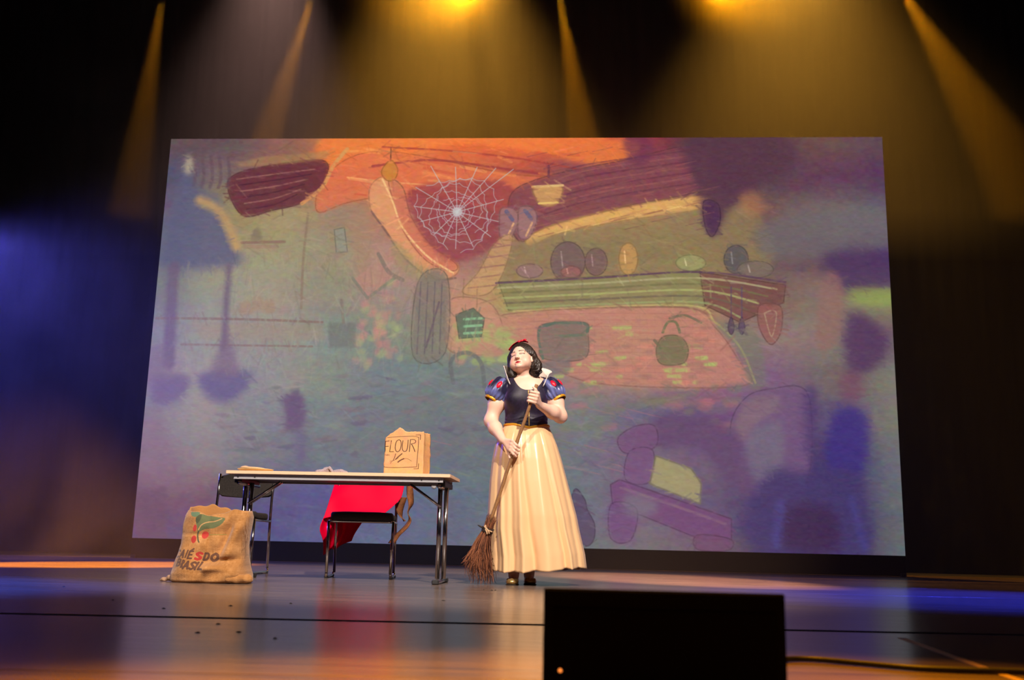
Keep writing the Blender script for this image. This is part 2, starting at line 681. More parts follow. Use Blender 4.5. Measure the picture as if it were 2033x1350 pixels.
cv.map = sketch
cv.outline = True
cv.grid([
 [(95,75,85),(98,78,92),(135,98,92),(200,112,72),(225,122,70),(222,105,62),(228,105,65),(205,75,68),(150,60,70),(85,58,72),(80,58,72),(100,72,78),(90,68,85)],
 [(85,85,112),(118,104,102),(130,85,82),(190,112,80),(205,112,80),(195,105,80),(170,85,75),(135,78,85),(118,74,80),(98,60,80),(85,60,80),(88,63,88),(82,62,92)],
 [(95,95,122),(145,132,98),(158,144,112),(150,130,112),(175,120,100),(150,84,85),(150,110,90),(172,138,95),(165,132,92),(128,114,95),(110,85,85),(108,98,105),(98,98,115)],
 [(102,106,122),(148,144,128),(152,148,122),(148,140,120),(168,134,125),(155,114,108),(138,110,90),(120,110,95),(118,110,85),(122,113,85),(108,95,90),(95,75,90),(80,60,110)],
 [(118,119,124),(146,148,132),(150,148,128),(138,140,122),(148,135,130),(176,138,122),(168,145,98),(170,124,118),(178,126,116),(146,122,95),(118,95,95),(126,110,108),(126,136,102)],
 [(128,128,138),(144,143,138),(142,143,138),(128,138,134),(124,130,128),(148,150,120),(156,144,115),(148,130,122),(162,148,115),(158,120,118),(128,120,118),(124,114,118),(108,90,108)],
 [(128,124,138),(146,143,142),(138,138,142),(122,133,134),(114,128,133),(110,120,128),(118,124,128),(146,120,122),(158,124,118),(146,118,122),(118,94,126),(108,100,110),(118,114,113)],
 [(132,128,138),(142,138,138),(128,128,138),(114,124,133),(110,119,128),(105,115,124),(109,119,124),(114,119,128),(104,100,128),(98,80,122),(103,89,128),(88,74,118),(113,113,113)],
 [(128,119,128),(136,128,128),(110,114,128),(109,117,128),(104,114,128),(104,114,124),(104,114,124),(104,114,124),(109,100,124),(108,89,119),(80,65,119),(65,55,110),(100,104,118)],
 [(98,78,96),(110,85,100),(90,85,128),(85,85,133),(90,95,133),(95,104,128),(100,110,124),(104,114,124),(108,90,124),(98,80,118),(75,60,113),(60,50,104),(95,100,113)],
 [(90,75,108),(95,80,110),(80,80,133),(85,90,138),(90,100,138),(95,104,128),(100,110,124),(104,114,124),(109,104,118),(104,90,113),(75,60,100),(65,50,90),(95,100,110)]])
cv.noise(70, 2.5, 1.6)
cv.noise(18, 2, 1.8)
# rafters under the roof, warm lamp light along the top
cv.fill([(640, 276), (760, 276), (1240, 276), (1210, 330), (1050, 300), (900, 285), (760, 330), (640, 330)], (232, 128, 66), 5, .8)
cv.fill([(650, 345), (760, 300), (1010, 345), (1160, 360), (1000, 420), (830, 385), (700, 400), (630, 420)], (214, 112, 78), 4, .8)
cv.line([(740, 330), (860, 318), (1000, 335), (1180, 360)], 5, (150, 62, 66), .8)
cv.line([(760, 292), (900, 300), (1050, 318), (1230, 352)], 4, (160, 66, 60), .75)
cv.line([(690, 352), (780, 362), (920, 372)], 3, (240, 180, 120), .6)
for k in range(26):
    x, y = RNG.uniform(660, 1180), RNG.uniform(290, 395)
    cv.line([(x, y), (x + RNG.uniform(25, 70), y + RNG.uniform(3, 12))], RNG.uniform(2, 7), [(240, 150, 90), (190, 80, 62), (235, 170, 110)][k % 3], .45, soft=2)
# hanging shutter of dark boards
cv.fill([(452, 372), (470, 345), (540, 328), (640, 318), (648, 352), (612, 398), (540, 418), (482, 428)], (98, 48, 62), 2, .92)
for k in range(6):
    cv.line([(470 + k * 4, 356 + k * 12), (545, 346 + k * 12), (625 - k * 7, 336 + k * 10)], 3, [(168, 120, 112), (66, 30, 52)][k % 2], .6)
cv.fill([(470, 330), (520, 312), (600, 306), (650, 300), (640, 316), (540, 328)], (160, 130, 90), 2, .6)
cv.line([(690, 296), (662, 330), (640, 372), (600, 404)], 8, (206, 150, 96), .9, soft=2)
for x in range(385, 470, 17):
    cv.line([(x, 312), (x + 3, 350), (x - 2, 372)], 7, (92, 72, 88), .6, soft=3)
# curved brace timber
cv.fill([(735, 372), (765, 350), (800, 372), (815, 430), (850, 482), (908, 522), (902, 548), (858, 552), (800, 508), (765, 455), (738, 420)], (214, 150, 112), 2, .95)
cv.fill([(772, 358), (800, 372), (818, 432), (856, 486), (906, 524), (898, 538), (850, 520), (808, 470), (788, 420)], (196, 112, 92), 3, .85)
cv.line([(760, 356), (780, 400), (800, 452), (848, 508), (900, 542)], 4, (240, 196, 140), .85)
cv.line([(738, 420), (768, 462), (806, 515), (860, 554), (905, 552)], 4, (120, 90, 88), .8)
cv.fill([(785, 480), (830, 520), (880, 548), (850, 560), (806, 545), (780, 510)], (150, 140, 104), 4, .6)
cv.fill([(822, 372), (1000, 360), (1020, 420), (985, 486), (905, 520), (850, 482), (822, 430)], (142, 62, 76), 4, .75)
# onion hung on a string
cv.line([(777, 294), (776, 320)], 3, (100, 60, 50), .8)
cv.fill([(776, 318), (790, 336), (784, 356), (768, 358), (758, 340)], (196, 128, 62), 2, .95)
# heavy beam and its lit lower edge
cv.fill([(1012, 392), (1080, 352), (1240, 318), (1390, 290), (1400, 372), (1240, 410), (1100, 450), (1030, 478)], (124, 70, 84), 3, .9)
for k in range(7):
    cv.line([(1040 + k * 14, 440 - k * 17), (1180, 396 - k * 12), (1390, 362 - k * 11)], 3, [(90, 46, 70), (158, 96, 96)][k % 2], .55, soft=2)
cv.fill([(1046, 474), (1100, 446), (1240, 412), (1392, 388), (1396, 414), (1240, 438), (1110, 464), (1056, 488)], (214, 166, 104), 2, .92)
for k in range(9):
    x = 1070 + k * 36
    cv.line([(x, 470 - k * 7.5), (x + 30, 462 - k * 7.5)], 2.2, [(150, 92, 78), (238, 196, 130)][k % 2], .7)
cv.fill([(1030, 492), (1110, 464), (1240, 440), (1400, 414), (1500, 420), (1500, 545), (1020, 560)], (140, 122, 90), 6, .7)
cv.noise(7, 2.5)
# copper lantern on the beam
cv.line([(1090, 330), (1090, 352)], 5, (96, 52, 74), .8)
cv.fill([(1062, 372), (1115, 370), (1112, 396), (1098, 408), (1076, 408), (1064, 394)], (196, 150, 100), 2, .95)
cv.line([(1058, 371), (1118, 368)], 5, (220, 186, 130), .9)
cv.line([(1070, 404), (1108, 402)], 4, (232, 200, 120), .8)
# two jugs hung under the beam
for x, y in ((1010, 430), (1047, 428)):
    cv.fill([(x - 14, y - 16), (x + 10, y - 16), (x + 20, y + 6), (x + 4, y + 44), (x - 16, y + 42), (x - 18, y + 8)], (150, 112, 118), 2, .95)
    cv.line([(x - 4, y - 10), (x + 8, y + 6)], 8, (90, 92, 130), .8)
    cv.line([(x + 10, y + 14), (x - 2, y + 40)], 4, (226, 176, 130), .8)
# hearth wall, shelf, crockery
cv.fill([(985, 480), (1018, 470), (1000, 540), (968, 584), (918, 580), (950, 540)], (190, 150, 110), 2, .8)
for k in range(5):
    cv.line([(930 + k * 12, 572 - k * 20), (985 + k * 8, 566 - k * 20)], 3, (140, 96, 96), .6)
for x, y, rx, ry, c in ((1052, 538, 26, 14, (142, 112, 116)), (1128, 520, 34, 40, (112, 92, 96)), (1134, 540, 20, 12, (150, 100, 100)),
                        (1184, 520, 22, 27, (116, 92, 94)), (1248, 514, 19, 32, (186, 144, 92)), (1462, 515, 24, 28, (86, 84, 92)),
                        (1500, 535, 36, 17, (116, 104, 100)), (1372, 522, 30, 16, (150, 150, 106))):
    cv.fill([(x + rx * math.cos(a), y + ry * math.sin(a)) for a in np.linspace(0, 2 * math.pi, 9)[:-1]], c, 2, .9)
    cv.line([(x - rx * .4, y - ry * .5), (x - rx * .3, y + ry * .3)], 3, tuple(min(255, q + 60) for q in c), .7)
cv.fill([(990, 560), (1390, 538), (1400, 608), (1010, 616)], (132, 130, 92), 2, .85, smooth=False)
cv.fill([(1390, 540), (1560, 566), (1556, 600), (1470, 640), (1400, 606)], (112, 74, 74), 2, .8, smooth=False)
for k, c in enumerate(((88, 62, 92), (172, 168, 132), (112, 110, 78), (168, 176, 118), (106, 96, 84), (150, 160, 112))):
    cv.line([(985 + k * 4, 562 + k * 10), (1180, 552 + k * 10.5), (1388, 540 + k * 12), (1560 - k * 18, 560 + k * 14)], 4, c, .75)
cv.line([(1020, 618), (1360, 606), (1420, 640), (1470, 690), (1500, 760)], 4, (186, 176, 116), .8)
cv.fill([(1000, 625), (1350, 610), (1420, 650), (1470, 720), (1490, 760), (1400, 770), (1180, 760), (1080, 720), (1010, 680)], (186, 128, 116), 4, .8)
cv.fill([(890, 600), (930, 590), (978, 606), (1000, 660), (980, 700), (900, 700), (882, 660)], (190, 138, 120), 3, .8)
cv.fill([(1420, 640), (1500, 660), (1520, 760), (1490, 770), (1468, 700)], (112, 116, 106), 3, .6)
# bricks catching green light
for k in range(120):
    x, y = RNG.uniform(1090, 1400), RNG.uniform(640, 765)
    if RNG.random() < .25 + .7 * (1270 - abs(x - 1230)) / 1270 * (y > 680):
        y = round(y / 12) * 12
        w = RNG.uniform(10, 30)
        cv.fill([(x, y), (x + w, y - 1), (x + w, y + RNG.uniform(5, 9)), (x, y + 7)], [(168, 182, 112), (196, 130, 118), (158, 118, 110)][k % 3], 1, .75, smooth=False, rough=.8)
for k in range(40):
    x, y = RNG.uniform(900, 1010), RNG.uniform(640, 720)
    w = RNG.uniform(10, 34)
    cv.fill([(x, y), (x + w, y - 3), (x + w + 4, y + 8), (x + 3, y + 12)], [(160, 178, 112), (150, 172, 108), (180, 132, 118)][k % 3], 2, .65, rough=1)
# small wall lamp, oven door, hanging kettle
cv.fill([(905, 625), (940, 612), (962, 632), (956, 668), (912, 672)], (92, 108, 96), 1, .9, smooth=False)
for k in range(3):
    cv.line([(922, 634 + k * 14), (956, 632 + k * 14)], 5, (138, 190, 150), .85)
cv.fill([(1076, 645), (1160, 640), (1168, 664), (1160, 712), (1080, 712), (1072, 680)], (120, 110, 106), 2, .85)
cv.line([(1078, 712), (1074, 650), (1158, 642), (1166, 662)], 5, (92, 110, 100), .9)
cv.line([(1104, 668), (1162, 664)], 6, (100, 116, 100), .8)
cv.line([(1316, 660), (1326, 640), (1342, 640), (1350, 660)], 5, (104, 112, 84), .85)
cv.line([(1330, 632), (1360, 626), (1392, 640)], 5, (104, 104, 84), .8)
cv.fill([(1304, 690), (1318, 668), (1350, 668), (1366, 690), (1362, 716), (1345, 724), (1318, 724), (1306, 714)], (116, 112, 88), 2, .95)
cv.line([(1300, 676), (1312, 690)], 6, (104, 104, 84), .8)
# utensils below the shelf end
for x, c in ((1452, (92, 72, 96)), (1473, (90, 74, 104))):
    cv.line([(x, 570), (x, 640)], 3, c, .8)
    cv.fill([(x, 630), (x + 6, 650), (x, 664), (x - 6, 650)], c, 1, .9)
cv.fill([(1506, 610), (1528, 602), (1552, 612), (1550, 660), (1530, 684), (1508, 650)], (142, 92, 92), 2, .85)
cv.line([(1518, 622), (1534, 616), (1542, 626), (1532, 668), (1518, 622)], 2.5, (172, 150, 130), .7)
# doorway at the left, plaster, shelf and bench
cv.line([(612, 424), (602, 520), (598, 612)], 5, (132, 112, 98), .7, soft=2)
cv.fill([(700, 430), (728, 420), (740, 500), (724, 560), (704, 520)], (158, 130, 112), 5, .6)
cv.fill([(664, 456), (684, 452), (690, 500), (668, 502)], (138, 142, 136), 2, .8, smooth=False)
cv.fill([(700, 556), (752, 518), (784, 548), (730, 596)], (176, 132, 124), 2, .7, smooth=False)
cv.line([(700, 552), (730, 592), (784, 552)], 6, (120, 122, 112), .8, smooth=False)
cv.line([(752, 504), (772, 540), (800, 556)], 8, (124, 112, 106), .8)
cv.fill([(832, 556), (888, 548), (884, 700), (820, 706)], (122, 116, 112), 4, .8)
for k in range(4):
    cv.line([(836 + k * 14, 560), (828 + k * 15, 702)], 3, (96, 88, 98), .6)
cv.line([(846, 690), (872, 600)], 4, (94, 80, 96), .6)
for k in range(60):
    x, y = RNG.normal(740, 22), RNG.normal(655, 34)
    cv.fill([(x, y), (x + 12, y - 4), (x + 14, y + 8), (x + 2, y + 10)], [(186, 140, 128), (160, 174, 122), (190, 128, 130)][k % 3], 2, .45, rough=1)
cv.line([(480, 482), (565, 480)], 6, (132, 104, 98), .8)
cv.line([(486, 490), (550, 490)], 8, (152, 120, 108), .6)
cv.fill([(500, 462), (512, 452), (520, 474), (500, 478)], (124, 110, 98), 2, .7)
cv.line([(310, 632), (480, 634), (640, 640)], 5, (128, 104, 96), .75)
cv.fill([(380, 640), (640, 644), (650, 676), (400, 674)], (150, 136, 124), 3, .6, smooth=False)
cv.line([(360, 684), (620, 688)], 4, (128, 104, 100), .7)
for x, y in ((510, 600), (488, 608), (533, 606)):
    cv.fill([(x - 12, y + 14), (x - 8, y - 8), (x + 8, y - 10), (x + 13, y + 14)], (156, 132, 112), 2, .7)
cv.fill([(652, 640), (706, 642), (706, 690), (652, 690)], (106, 108, 108), 2, .6, smooth=False)
cv.line([(678, 596), (682, 640)], 6, (122, 112, 104), .7)
# blurred hanging lamp and pots near the left edge
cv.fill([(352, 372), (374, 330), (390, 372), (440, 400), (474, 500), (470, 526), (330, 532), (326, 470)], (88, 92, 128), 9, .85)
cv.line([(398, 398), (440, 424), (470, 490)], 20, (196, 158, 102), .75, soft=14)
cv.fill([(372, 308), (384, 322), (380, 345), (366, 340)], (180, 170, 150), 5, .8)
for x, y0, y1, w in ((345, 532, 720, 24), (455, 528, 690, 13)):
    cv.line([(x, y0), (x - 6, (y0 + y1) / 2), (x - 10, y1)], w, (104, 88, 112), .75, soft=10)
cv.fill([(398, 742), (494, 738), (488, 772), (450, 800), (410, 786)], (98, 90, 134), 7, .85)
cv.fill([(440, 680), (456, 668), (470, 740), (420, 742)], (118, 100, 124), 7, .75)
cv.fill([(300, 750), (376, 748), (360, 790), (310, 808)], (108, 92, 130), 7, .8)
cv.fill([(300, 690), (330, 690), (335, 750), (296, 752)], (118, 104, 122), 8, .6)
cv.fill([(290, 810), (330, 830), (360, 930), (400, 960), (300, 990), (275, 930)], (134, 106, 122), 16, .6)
cv.fill([(270, 975), (330, 966), (330, 1066), (268, 1066)], (98, 74, 92), 3, .6, smooth=False)  # shadow cast on the screen, painted into the picture as a dark rectangle
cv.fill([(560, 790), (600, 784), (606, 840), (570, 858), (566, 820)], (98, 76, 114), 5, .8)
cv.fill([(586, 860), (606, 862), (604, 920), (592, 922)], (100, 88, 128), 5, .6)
# floor boards and stones in the middle
for k in range(46):
    x, y = RNG.uniform(420, 1010), RNG.uniform(740, 905)
    w = RNG.uniform(14, 54)
    c = [(96, 84, 112), (122, 106, 116), (128, 140, 134), (104, 110, 116)][k % 4]
    cv.fill([(x, y), (x + w, y - RNG.uniform(0, 6)), (x + w * .8, y + RNG.uniform(3, 8)), (x + w * .2, y + 5)], c, 1, .5)
for k in range(14):
    x, y = RNG.uniform(700, 1240), RNG.uniform(800, 930)
    cv.line([(x, y), (x + 60, y + 16), (x + 120, y + 30)], 2, [(168, 112, 122), (118, 122, 96)][k % 2], .4)
cv.line([(900, 760), (896, 716), (926, 700), (955, 720), (962, 770)], 8, (96, 100, 108), .7, soft=2)
cv.fill([(1080, 720), (1128, 712), (1128, 740), (1084, 742)], (110, 108, 114), 2, .7)
for k in range(60):
    x, y = RNG.uniform(1100, 1480), RNG.uniform(760, 870)
    w = RNG.uniform(10, 50)
    cv.fill([(x, y), (x + w, y - 4), (x + w, y + 8), (x + 4, y + 10)], [(106, 118, 106), (176, 112, 122), (112, 104, 120), (120, 122, 96)][k % 4], 2, .4, rough=1)
# big armchair and stool in violet shade at the right
cv.fill([(1450, 850), (1480, 790), (1530, 772), (1600, 775), (1612, 880), (1600, 960), (1560, 1010), (1470, 960)], (110, 84, 126), 4, .85)
cv.fill([(1462, 832), (1490, 790), (1540, 785), (1545, 812), (1500, 842), (1470, 880)], (128, 108, 122), 5, .7)
cv.fill([(1470, 900), (1500, 850), (1550, 840), (1552, 930), (1500, 960), (1462, 945)], (110, 106, 130), 5, .7)
cv.fill([(1300, 830), (1380, 826), (1450, 850), (1480, 900), (1500, 990), (1440, 960), (1390, 890), (1310, 890)], (94, 70, 112), 7, .85)
cv.fill([(1228, 868), (1262, 846), (1300, 846), (1302, 886), (1252, 900), (1232, 892)], (112, 78, 122), 3, .85)
cv.fill([(1250, 896), (1296, 894), (1290, 956), (1242, 952)], (112, 80, 126), 3, .85)
cv.fill([(1302, 905), (1372, 930), (1392, 960), (1390, 1000), (1290, 960)], (158, 154, 112), 2, .85, smooth=False)
cv.fill([(1212, 962), (1230, 952), (1452, 1030), (1452, 1072), (1390, 1070), (1216, 1000)], (108, 70, 120), 3, .88, smooth=False)
cv.line([(1232, 968), (1340, 1004), (1440, 1040)], 5, (128, 100, 126), .7, soft=2)
cv.fill([(1214, 1000), (1264, 1010), (1252, 1072), (1212, 1068)], (106, 72, 124), 4, .8)
cv.fill([(1384, 1062), (1450, 1070), (1446, 1092), (1384, 1090)], (108, 72, 112), 3, .8)
cv.fill([(1240, 980), (1300, 992), (1298, 1020), (1246, 1022)], (116, 122, 132), 7, .6)
# blurred dark hangings and posts, upper right and right edge
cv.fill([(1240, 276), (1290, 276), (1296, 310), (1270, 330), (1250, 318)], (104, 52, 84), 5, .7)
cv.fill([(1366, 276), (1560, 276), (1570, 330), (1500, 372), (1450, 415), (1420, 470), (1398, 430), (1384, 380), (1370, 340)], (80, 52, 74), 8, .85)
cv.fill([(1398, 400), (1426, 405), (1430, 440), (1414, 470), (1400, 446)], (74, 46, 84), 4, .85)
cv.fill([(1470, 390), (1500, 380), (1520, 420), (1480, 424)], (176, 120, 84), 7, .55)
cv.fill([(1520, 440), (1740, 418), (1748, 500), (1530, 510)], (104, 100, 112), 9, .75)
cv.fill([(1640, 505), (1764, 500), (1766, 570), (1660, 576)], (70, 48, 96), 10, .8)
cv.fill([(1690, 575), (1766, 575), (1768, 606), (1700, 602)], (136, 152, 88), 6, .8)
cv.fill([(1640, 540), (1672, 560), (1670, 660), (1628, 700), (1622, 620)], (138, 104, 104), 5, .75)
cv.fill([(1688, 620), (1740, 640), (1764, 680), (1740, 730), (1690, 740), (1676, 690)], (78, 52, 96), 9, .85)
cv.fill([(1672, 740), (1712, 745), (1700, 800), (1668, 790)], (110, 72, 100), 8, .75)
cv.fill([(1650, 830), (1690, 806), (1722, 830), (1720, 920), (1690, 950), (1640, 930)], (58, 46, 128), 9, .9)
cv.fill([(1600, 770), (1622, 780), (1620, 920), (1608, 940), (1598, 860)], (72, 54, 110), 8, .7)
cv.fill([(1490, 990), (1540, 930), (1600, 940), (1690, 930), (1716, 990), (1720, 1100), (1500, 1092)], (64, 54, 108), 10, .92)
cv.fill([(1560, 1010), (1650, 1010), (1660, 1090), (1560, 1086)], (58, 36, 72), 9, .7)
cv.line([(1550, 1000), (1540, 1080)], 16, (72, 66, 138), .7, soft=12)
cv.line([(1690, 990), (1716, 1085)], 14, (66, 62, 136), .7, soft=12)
cv.fill([(1140, 972), (1160, 990), (1166, 1012), (1180, 1040), (1178, 1072), (1160, 1082), (1130, 1040)], (82, 68, 100), 1, .8)  # dark silhouette: another shadow on the screen, painted into the picture
for k in range(11):
    y = 628 + k * 13
    cv.line([(1010 + k * 6, y), (1180, y - 6), (1400 + k * 5, y - 4)], 1.4, (150, 96, 100), .35)
    for q in range(14):
        x = 1030 + q * 30 + (k % 2) * 15
        cv.line([(x, y), (x + 1, y + 12)], 1.3, (150, 96, 100), .3, smooth=False)
for k in range(70):
    x, y = RNG.uniform(350, 900), RNG.uniform(430, 740)
    cv.line([(x, y), (x + RNG.uniform(-6, 6), y + RNG.uniform(10, 40))], 1.6, [(170, 160, 142), (120, 112, 108)][k % 2], .25)
for k in range(60):
    x, y = RNG.uniform(1040, 1400), RNG.uniform(300, 460)
    cv.line([(x, y), (x + 40, y - 9)], 1.8, [(96, 52, 74), (176, 110, 98)][k % 2], .35)
cv.a *= np.array((1.05, 1.02, .96), np.float32)
# brush strokes over the whole picture, each in the local colour
mp, cv.map = cv.map, lambda q: q
for k in range(9000):
    x, y = RNG.uniform(0, 1439), RNG.uniform(0, 809)
    far = x < 150 or x > 1230 or (x > 1000 and y < 120) or (x > 950 and y > 560)
    c = cv.a[int(y), int(x)] * (1 + RNG.normal(0, .02 if far else .055)) + RNG.normal(0, 1.5 if far else 3, 3)
    an = RNG.normal(.15 if y < 250 else (1.5 if x < 650 and y < 480 else .2), .5)
    L = RNG.uniform(6, 20)
    dx, dy = math.cos(an) * L, math.sin(an) * L
    cv.line([(x - dx, y - dy), (x + dx, y + dy)], RNG.uniform(1.4, 4.0), c, .4, smooth=False, soft=1.4)
cv.map = mp
# cobweb
wc = np.array((908., 421.))
for k, (x, y) in enumerate(((826, 372), (856, 330), (905, 332), (948, 332), (985, 334), (1020, 336), (1000, 396), (990, 440), (975, 470), (940, 490), (905, 494), (880, 484), (862, 466), (836, 440), (824, 410))):
    cv.line([wc, (x, y)], 1.5, (196, 192, 190), .85, smooth=False)
ang = np.linspace(0, 2 * math.pi, 22)[:-1]
for r in (8, 16, 25, 35, 46, 57, 68, 79):
    rr = np.array([r * (1.0 + .12 * math.sin(3 * a + r)) for a in ang])
    P_ = [(wc[0] + q * math.cos(a), wc[1] + q * .92 * math.sin(a)) for q, a in zip(rr, ang)]
    for k in range(len(P_)):
        p, q = np.array(P_[k]), np.array(P_[(k + 1) % len(P_)])
        if RNG.random() > .1:
            cv.line([p, (p + q) / 2 * .96 + wc * .04, q], 1.3, (190, 184, 184), .75)
cv.fill([(900, 412), (916, 412), (918, 428), (902, 430)], (206, 204, 206), 3, .7)
# canvas grain of the painting
cv.noise(5, 2.0, 2.0)
cv.noise(2, 2.0, 2.5, True)
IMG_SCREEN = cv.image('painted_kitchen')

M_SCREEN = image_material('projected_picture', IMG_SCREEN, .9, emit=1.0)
SX0, SY, SZ0 = -5.467, 12.3, .241
scr = empty('projection_screen', (SX0 + SW / 2, SY, 0))
tag(scr, 'large projection screen showing a painted rustic kitchen behind the performer', 'screen')
V = [(-SW / 2, 0, SZ0), (SW / 2, 0, SZ0), (SW / 2, 0, SZ0 + SH), (-SW / 2, 0, SZ0 + SH)]
b = .012
V2 = V + [(x, .02, z) for x, _, z in V]
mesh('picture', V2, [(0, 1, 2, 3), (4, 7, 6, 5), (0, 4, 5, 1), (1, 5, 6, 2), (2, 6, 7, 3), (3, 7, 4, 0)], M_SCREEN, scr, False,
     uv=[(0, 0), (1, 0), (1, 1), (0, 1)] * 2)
M_FRAME = material('black_frame', (.012, .012, .014), .7)
parts = [box_geo((0, .06, SZ0 + SH - .03), (SW - .02, .06, .05)), box_geo((0, .06, SZ0 + .03), (SW - .02, .06, .05))]
for s in (-1, 1):
    parts.append(box_geo((s * (SW / 2 - .03), .06, (SZ0 + SH) / 2), (.05, .06, SZ0 + SH)))
    parts.append(box_geo((s * (SW / 2 - .03), .25, .02), (.06, .5, .04)))
mesh('screen_frame', *join_geo(parts), M_FRAME, scr, False)
v, f = box_geo((0, .03, SZ0 / 2), (SW + .02, .012, SZ0 - .004))
mesh('skirting_drape', v, f, M_BLACK, scr, False)

# ------------------------------------------------------------------ lamps above the frame
M_BODY = material('lamp_body_black', (.015, .015, .016), .45)
M_TRUSS = material('truss_aluminium', (.35, .35, .36), .35, .9)


def lamp_material(name, c, e):
    mt = material(name, (.02, .02, .02), .2)
    p = mt.node_tree.nodes['Principled BSDF']
    p.inputs['Emission Color'].default_value = (*c, 1)
    p.inputs['Emission Strength'].default_value = e
    return mt


M_LENS = lamp_material('amber_lens', AMBER, 60)
tr = empty('lighting_truss', (0, LAMP_Y, LAMP_Z + .62))
tag(tr, 'aluminium box truss high over the stage carrying the amber lamps', 'truss')
for dy in (-.14, .14):
    for dz in (-.14, .14):
        mesh('chord', *tube_geo([(-8.5, dy, dz), (8.5, dy, dz)], .024, 8), M_TRUSS, tr)
zig = []
for k in range(34):
    x = -8.5 + k * .5
    for dy in (-.14, .14):
        zig.append(tube_geo([(x, dy, -.14), (x + .25, dy, .14), (x + .5, dy, -.14)], .01, 6))
o = mesh('bracing', *join_geo(zig), M_TRUSS, tr)
o['kind'] = 'stuff'
WHERE = ('black stage lamp at the left end of the truss, beam straight down', 'second black stage lamp from the left, beam tilting left',
         'third stage lamp from the left, pouring amber over the middle', 'fourth stage lamp from the left, beam tilting right',
         'fifth stage lamp from the left, facing the house', 'outermost stage lamp on the right of the truss')
for (x, t, e, c, a, bl), w in zip(UP, WHERE):
    root = empty('stage_lamp', (x, LAMP_Y, LAMP_Z))
    tag(root, w, 'stage lamp', 'amber lamps along the truss')
    q = (Vector(t) - Vector((x, LAMP_Y, LAMP_Z))).to_track_quat('-Z', 'Y').to_matrix()
    def turned(g):
        return [tuple(q @ Vector(p)) for p in g[0]], g[1]
    mesh('housing', *turned(lathe_geo([(.075, .02), (.088, .025), (.09, .06), (.095, .2), (.07, .3), (.03, .33)], 20)), M_BODY, root)
    mesh('lens', *turned(lathe_geo([(.02, .024), (.05, .022), (.078, .03), (.078, .034)], 20)), M_LENS, root)
    mesh('yoke', *tube_geo(fillet([q @ Vector((-.11, 0, .16)), Vector((-.11, 0, .34)), Vector((.11, 0, .34)), q @ Vector((.11, 0, .16))], .04), .012, 8), M_BODY, root)
    mesh('clamp', *tube_geo([(0, 0, .33), (0, 0, .47)], .02, 8), M_BODY, root)

# ------------------------------------------------------------------ haze in the beams
def haze(name, c, s_, density, aniso, label, wisps=0):
    hz = bpy.data.materials.new(name)
    hz.use_nodes = True
    nt = hz.node_tree
    nt.nodes.clear()
    out = nt.nodes.new('ShaderNodeOutputMaterial')
    vs = nt.nodes.new('ShaderNodeVolumeScatter')
    vs.inputs['Density'].default_value = density
    vs.inputs['Anisotropy'].default_value = aniso
    if wisps:
        tc = nt.nodes.new('ShaderNodeTexCoord')
        nz = nt.nodes.new('ShaderNodeTexNoise')
        nz.inputs['Scale'].default_value = .75
        nz.inputs['Detail'].default_value = 5
        nz.inputs['Distortion'].default_value = .8
        nt.links.new(tc.outputs['Object'], nz.inputs['Vector'])
        mr = nt.nodes.new('ShaderNodeMapRange')
        mr.inputs['From Min'].default_value = .42
        mr.inputs['From Max'].default_value = .72
        mr.inputs['To Min'].default_value = density
        mr.inputs['To Max'].default_value = wisps
        nt.links.new(nz.outputs['Fac'], mr.inputs['Value'])
        nt.links.new(mr.outputs[0], vs.inputs['Density'])
    nt.links.new(vs.outputs[0], out.inputs['Volume'])
    o = mesh('haze', *box_geo(c, s_), hz, smooth=False)
    o['kind'] = 'stuff'
    o['label'] = label


haze('haze_upstage', (0, 13.65, 7.0), (24, 2.4, 4.8), .05, .35, 'theatre haze catching the amber beams behind the screen')
haze('haze_downstage', (3.9, 10.25, 2.45), (16.2, 3.9, 4.86), .014, .3, 'thin haze lit blue over the stage in front of the screen')
haze('haze_overhead', (3.9, 10.25, 7.15), (16.2, 3.9, 4.4), .022, .5, 'haze around the amber lamps above the screen')
haze('haze_wisps', (-8.2, 10.25, 4.68), (7.9, 3.9, 9.3), .010, .3, 'drifting smoke wisps in blue light left of the screen', .048)
# ------------------------------------------------------------------ folding table
M_WOOD = material('pale_beech_laminate', srgb(232, 196, 158), .45, noise=(6, .06), scale=(1, 8, 8))
M_EDGE = material('beech_edge_band', srgb(238, 204, 166), .45)
M_STEEL = material('grey_enamel_rail', (.50, .50, .52), .35, .3)
M_CHROME = material('dark_chrome', (.52, .50, .50), .14, 1.0)
M_PLASTIC = material('dark_plastic', (.03, .03, .032), .5)

table = empty('folding_table', (-1.555, 6.78, 0), -.012)
tag(table, 'pale beech folding table with chrome legs, carrying the paper flour bag', 'table')
TL, TD, TH = 1.50, .50, .706
v, f = box_geo((0, 0, TH - .0105), (TL, TD, .019), .002)
mesh('tabletop', v, f, M_WOOD, table, False)
for s in (-1, 1):
    v, f = box_geo((0, s * (TD / 2 + .0012), TH - .0105), (TL, .0022, .021), .0006)
    mesh('edge_band', v, f, M_EDGE, table, False)
    v, f = box_geo((s * (TL / 2 + .0012), 0, TH - .0105), (.0022, TD, .021), .0006)
    mesh('edge_band', v, f, M_EDGE, table, False)
for s in (-1, 1):
    y = s * .228
    g = [box_geo((0, y, .668), (1.405, .004, .030)), box_geo((0, y - s * .0, .6525), (1.405, .020, .004), .001)]
    r = mesh('apron_rail', *join_geo(g), M_STEEL, table, False)
    for x in (.56, .675, -.56, -.675):
        if s < 0:
            v, f = lathe_geo([(.001, -.001), (.0055, -.001), (.0055, .002), (.001, .003)], 10)
            mesh('screw', [(x + p[0], y - .0022 - p[2], .666 + p[1]) for p in v], f, M_PLASTIC, r, False)
g = box_geo((0, 0, .672), (1.38, .38, .02))
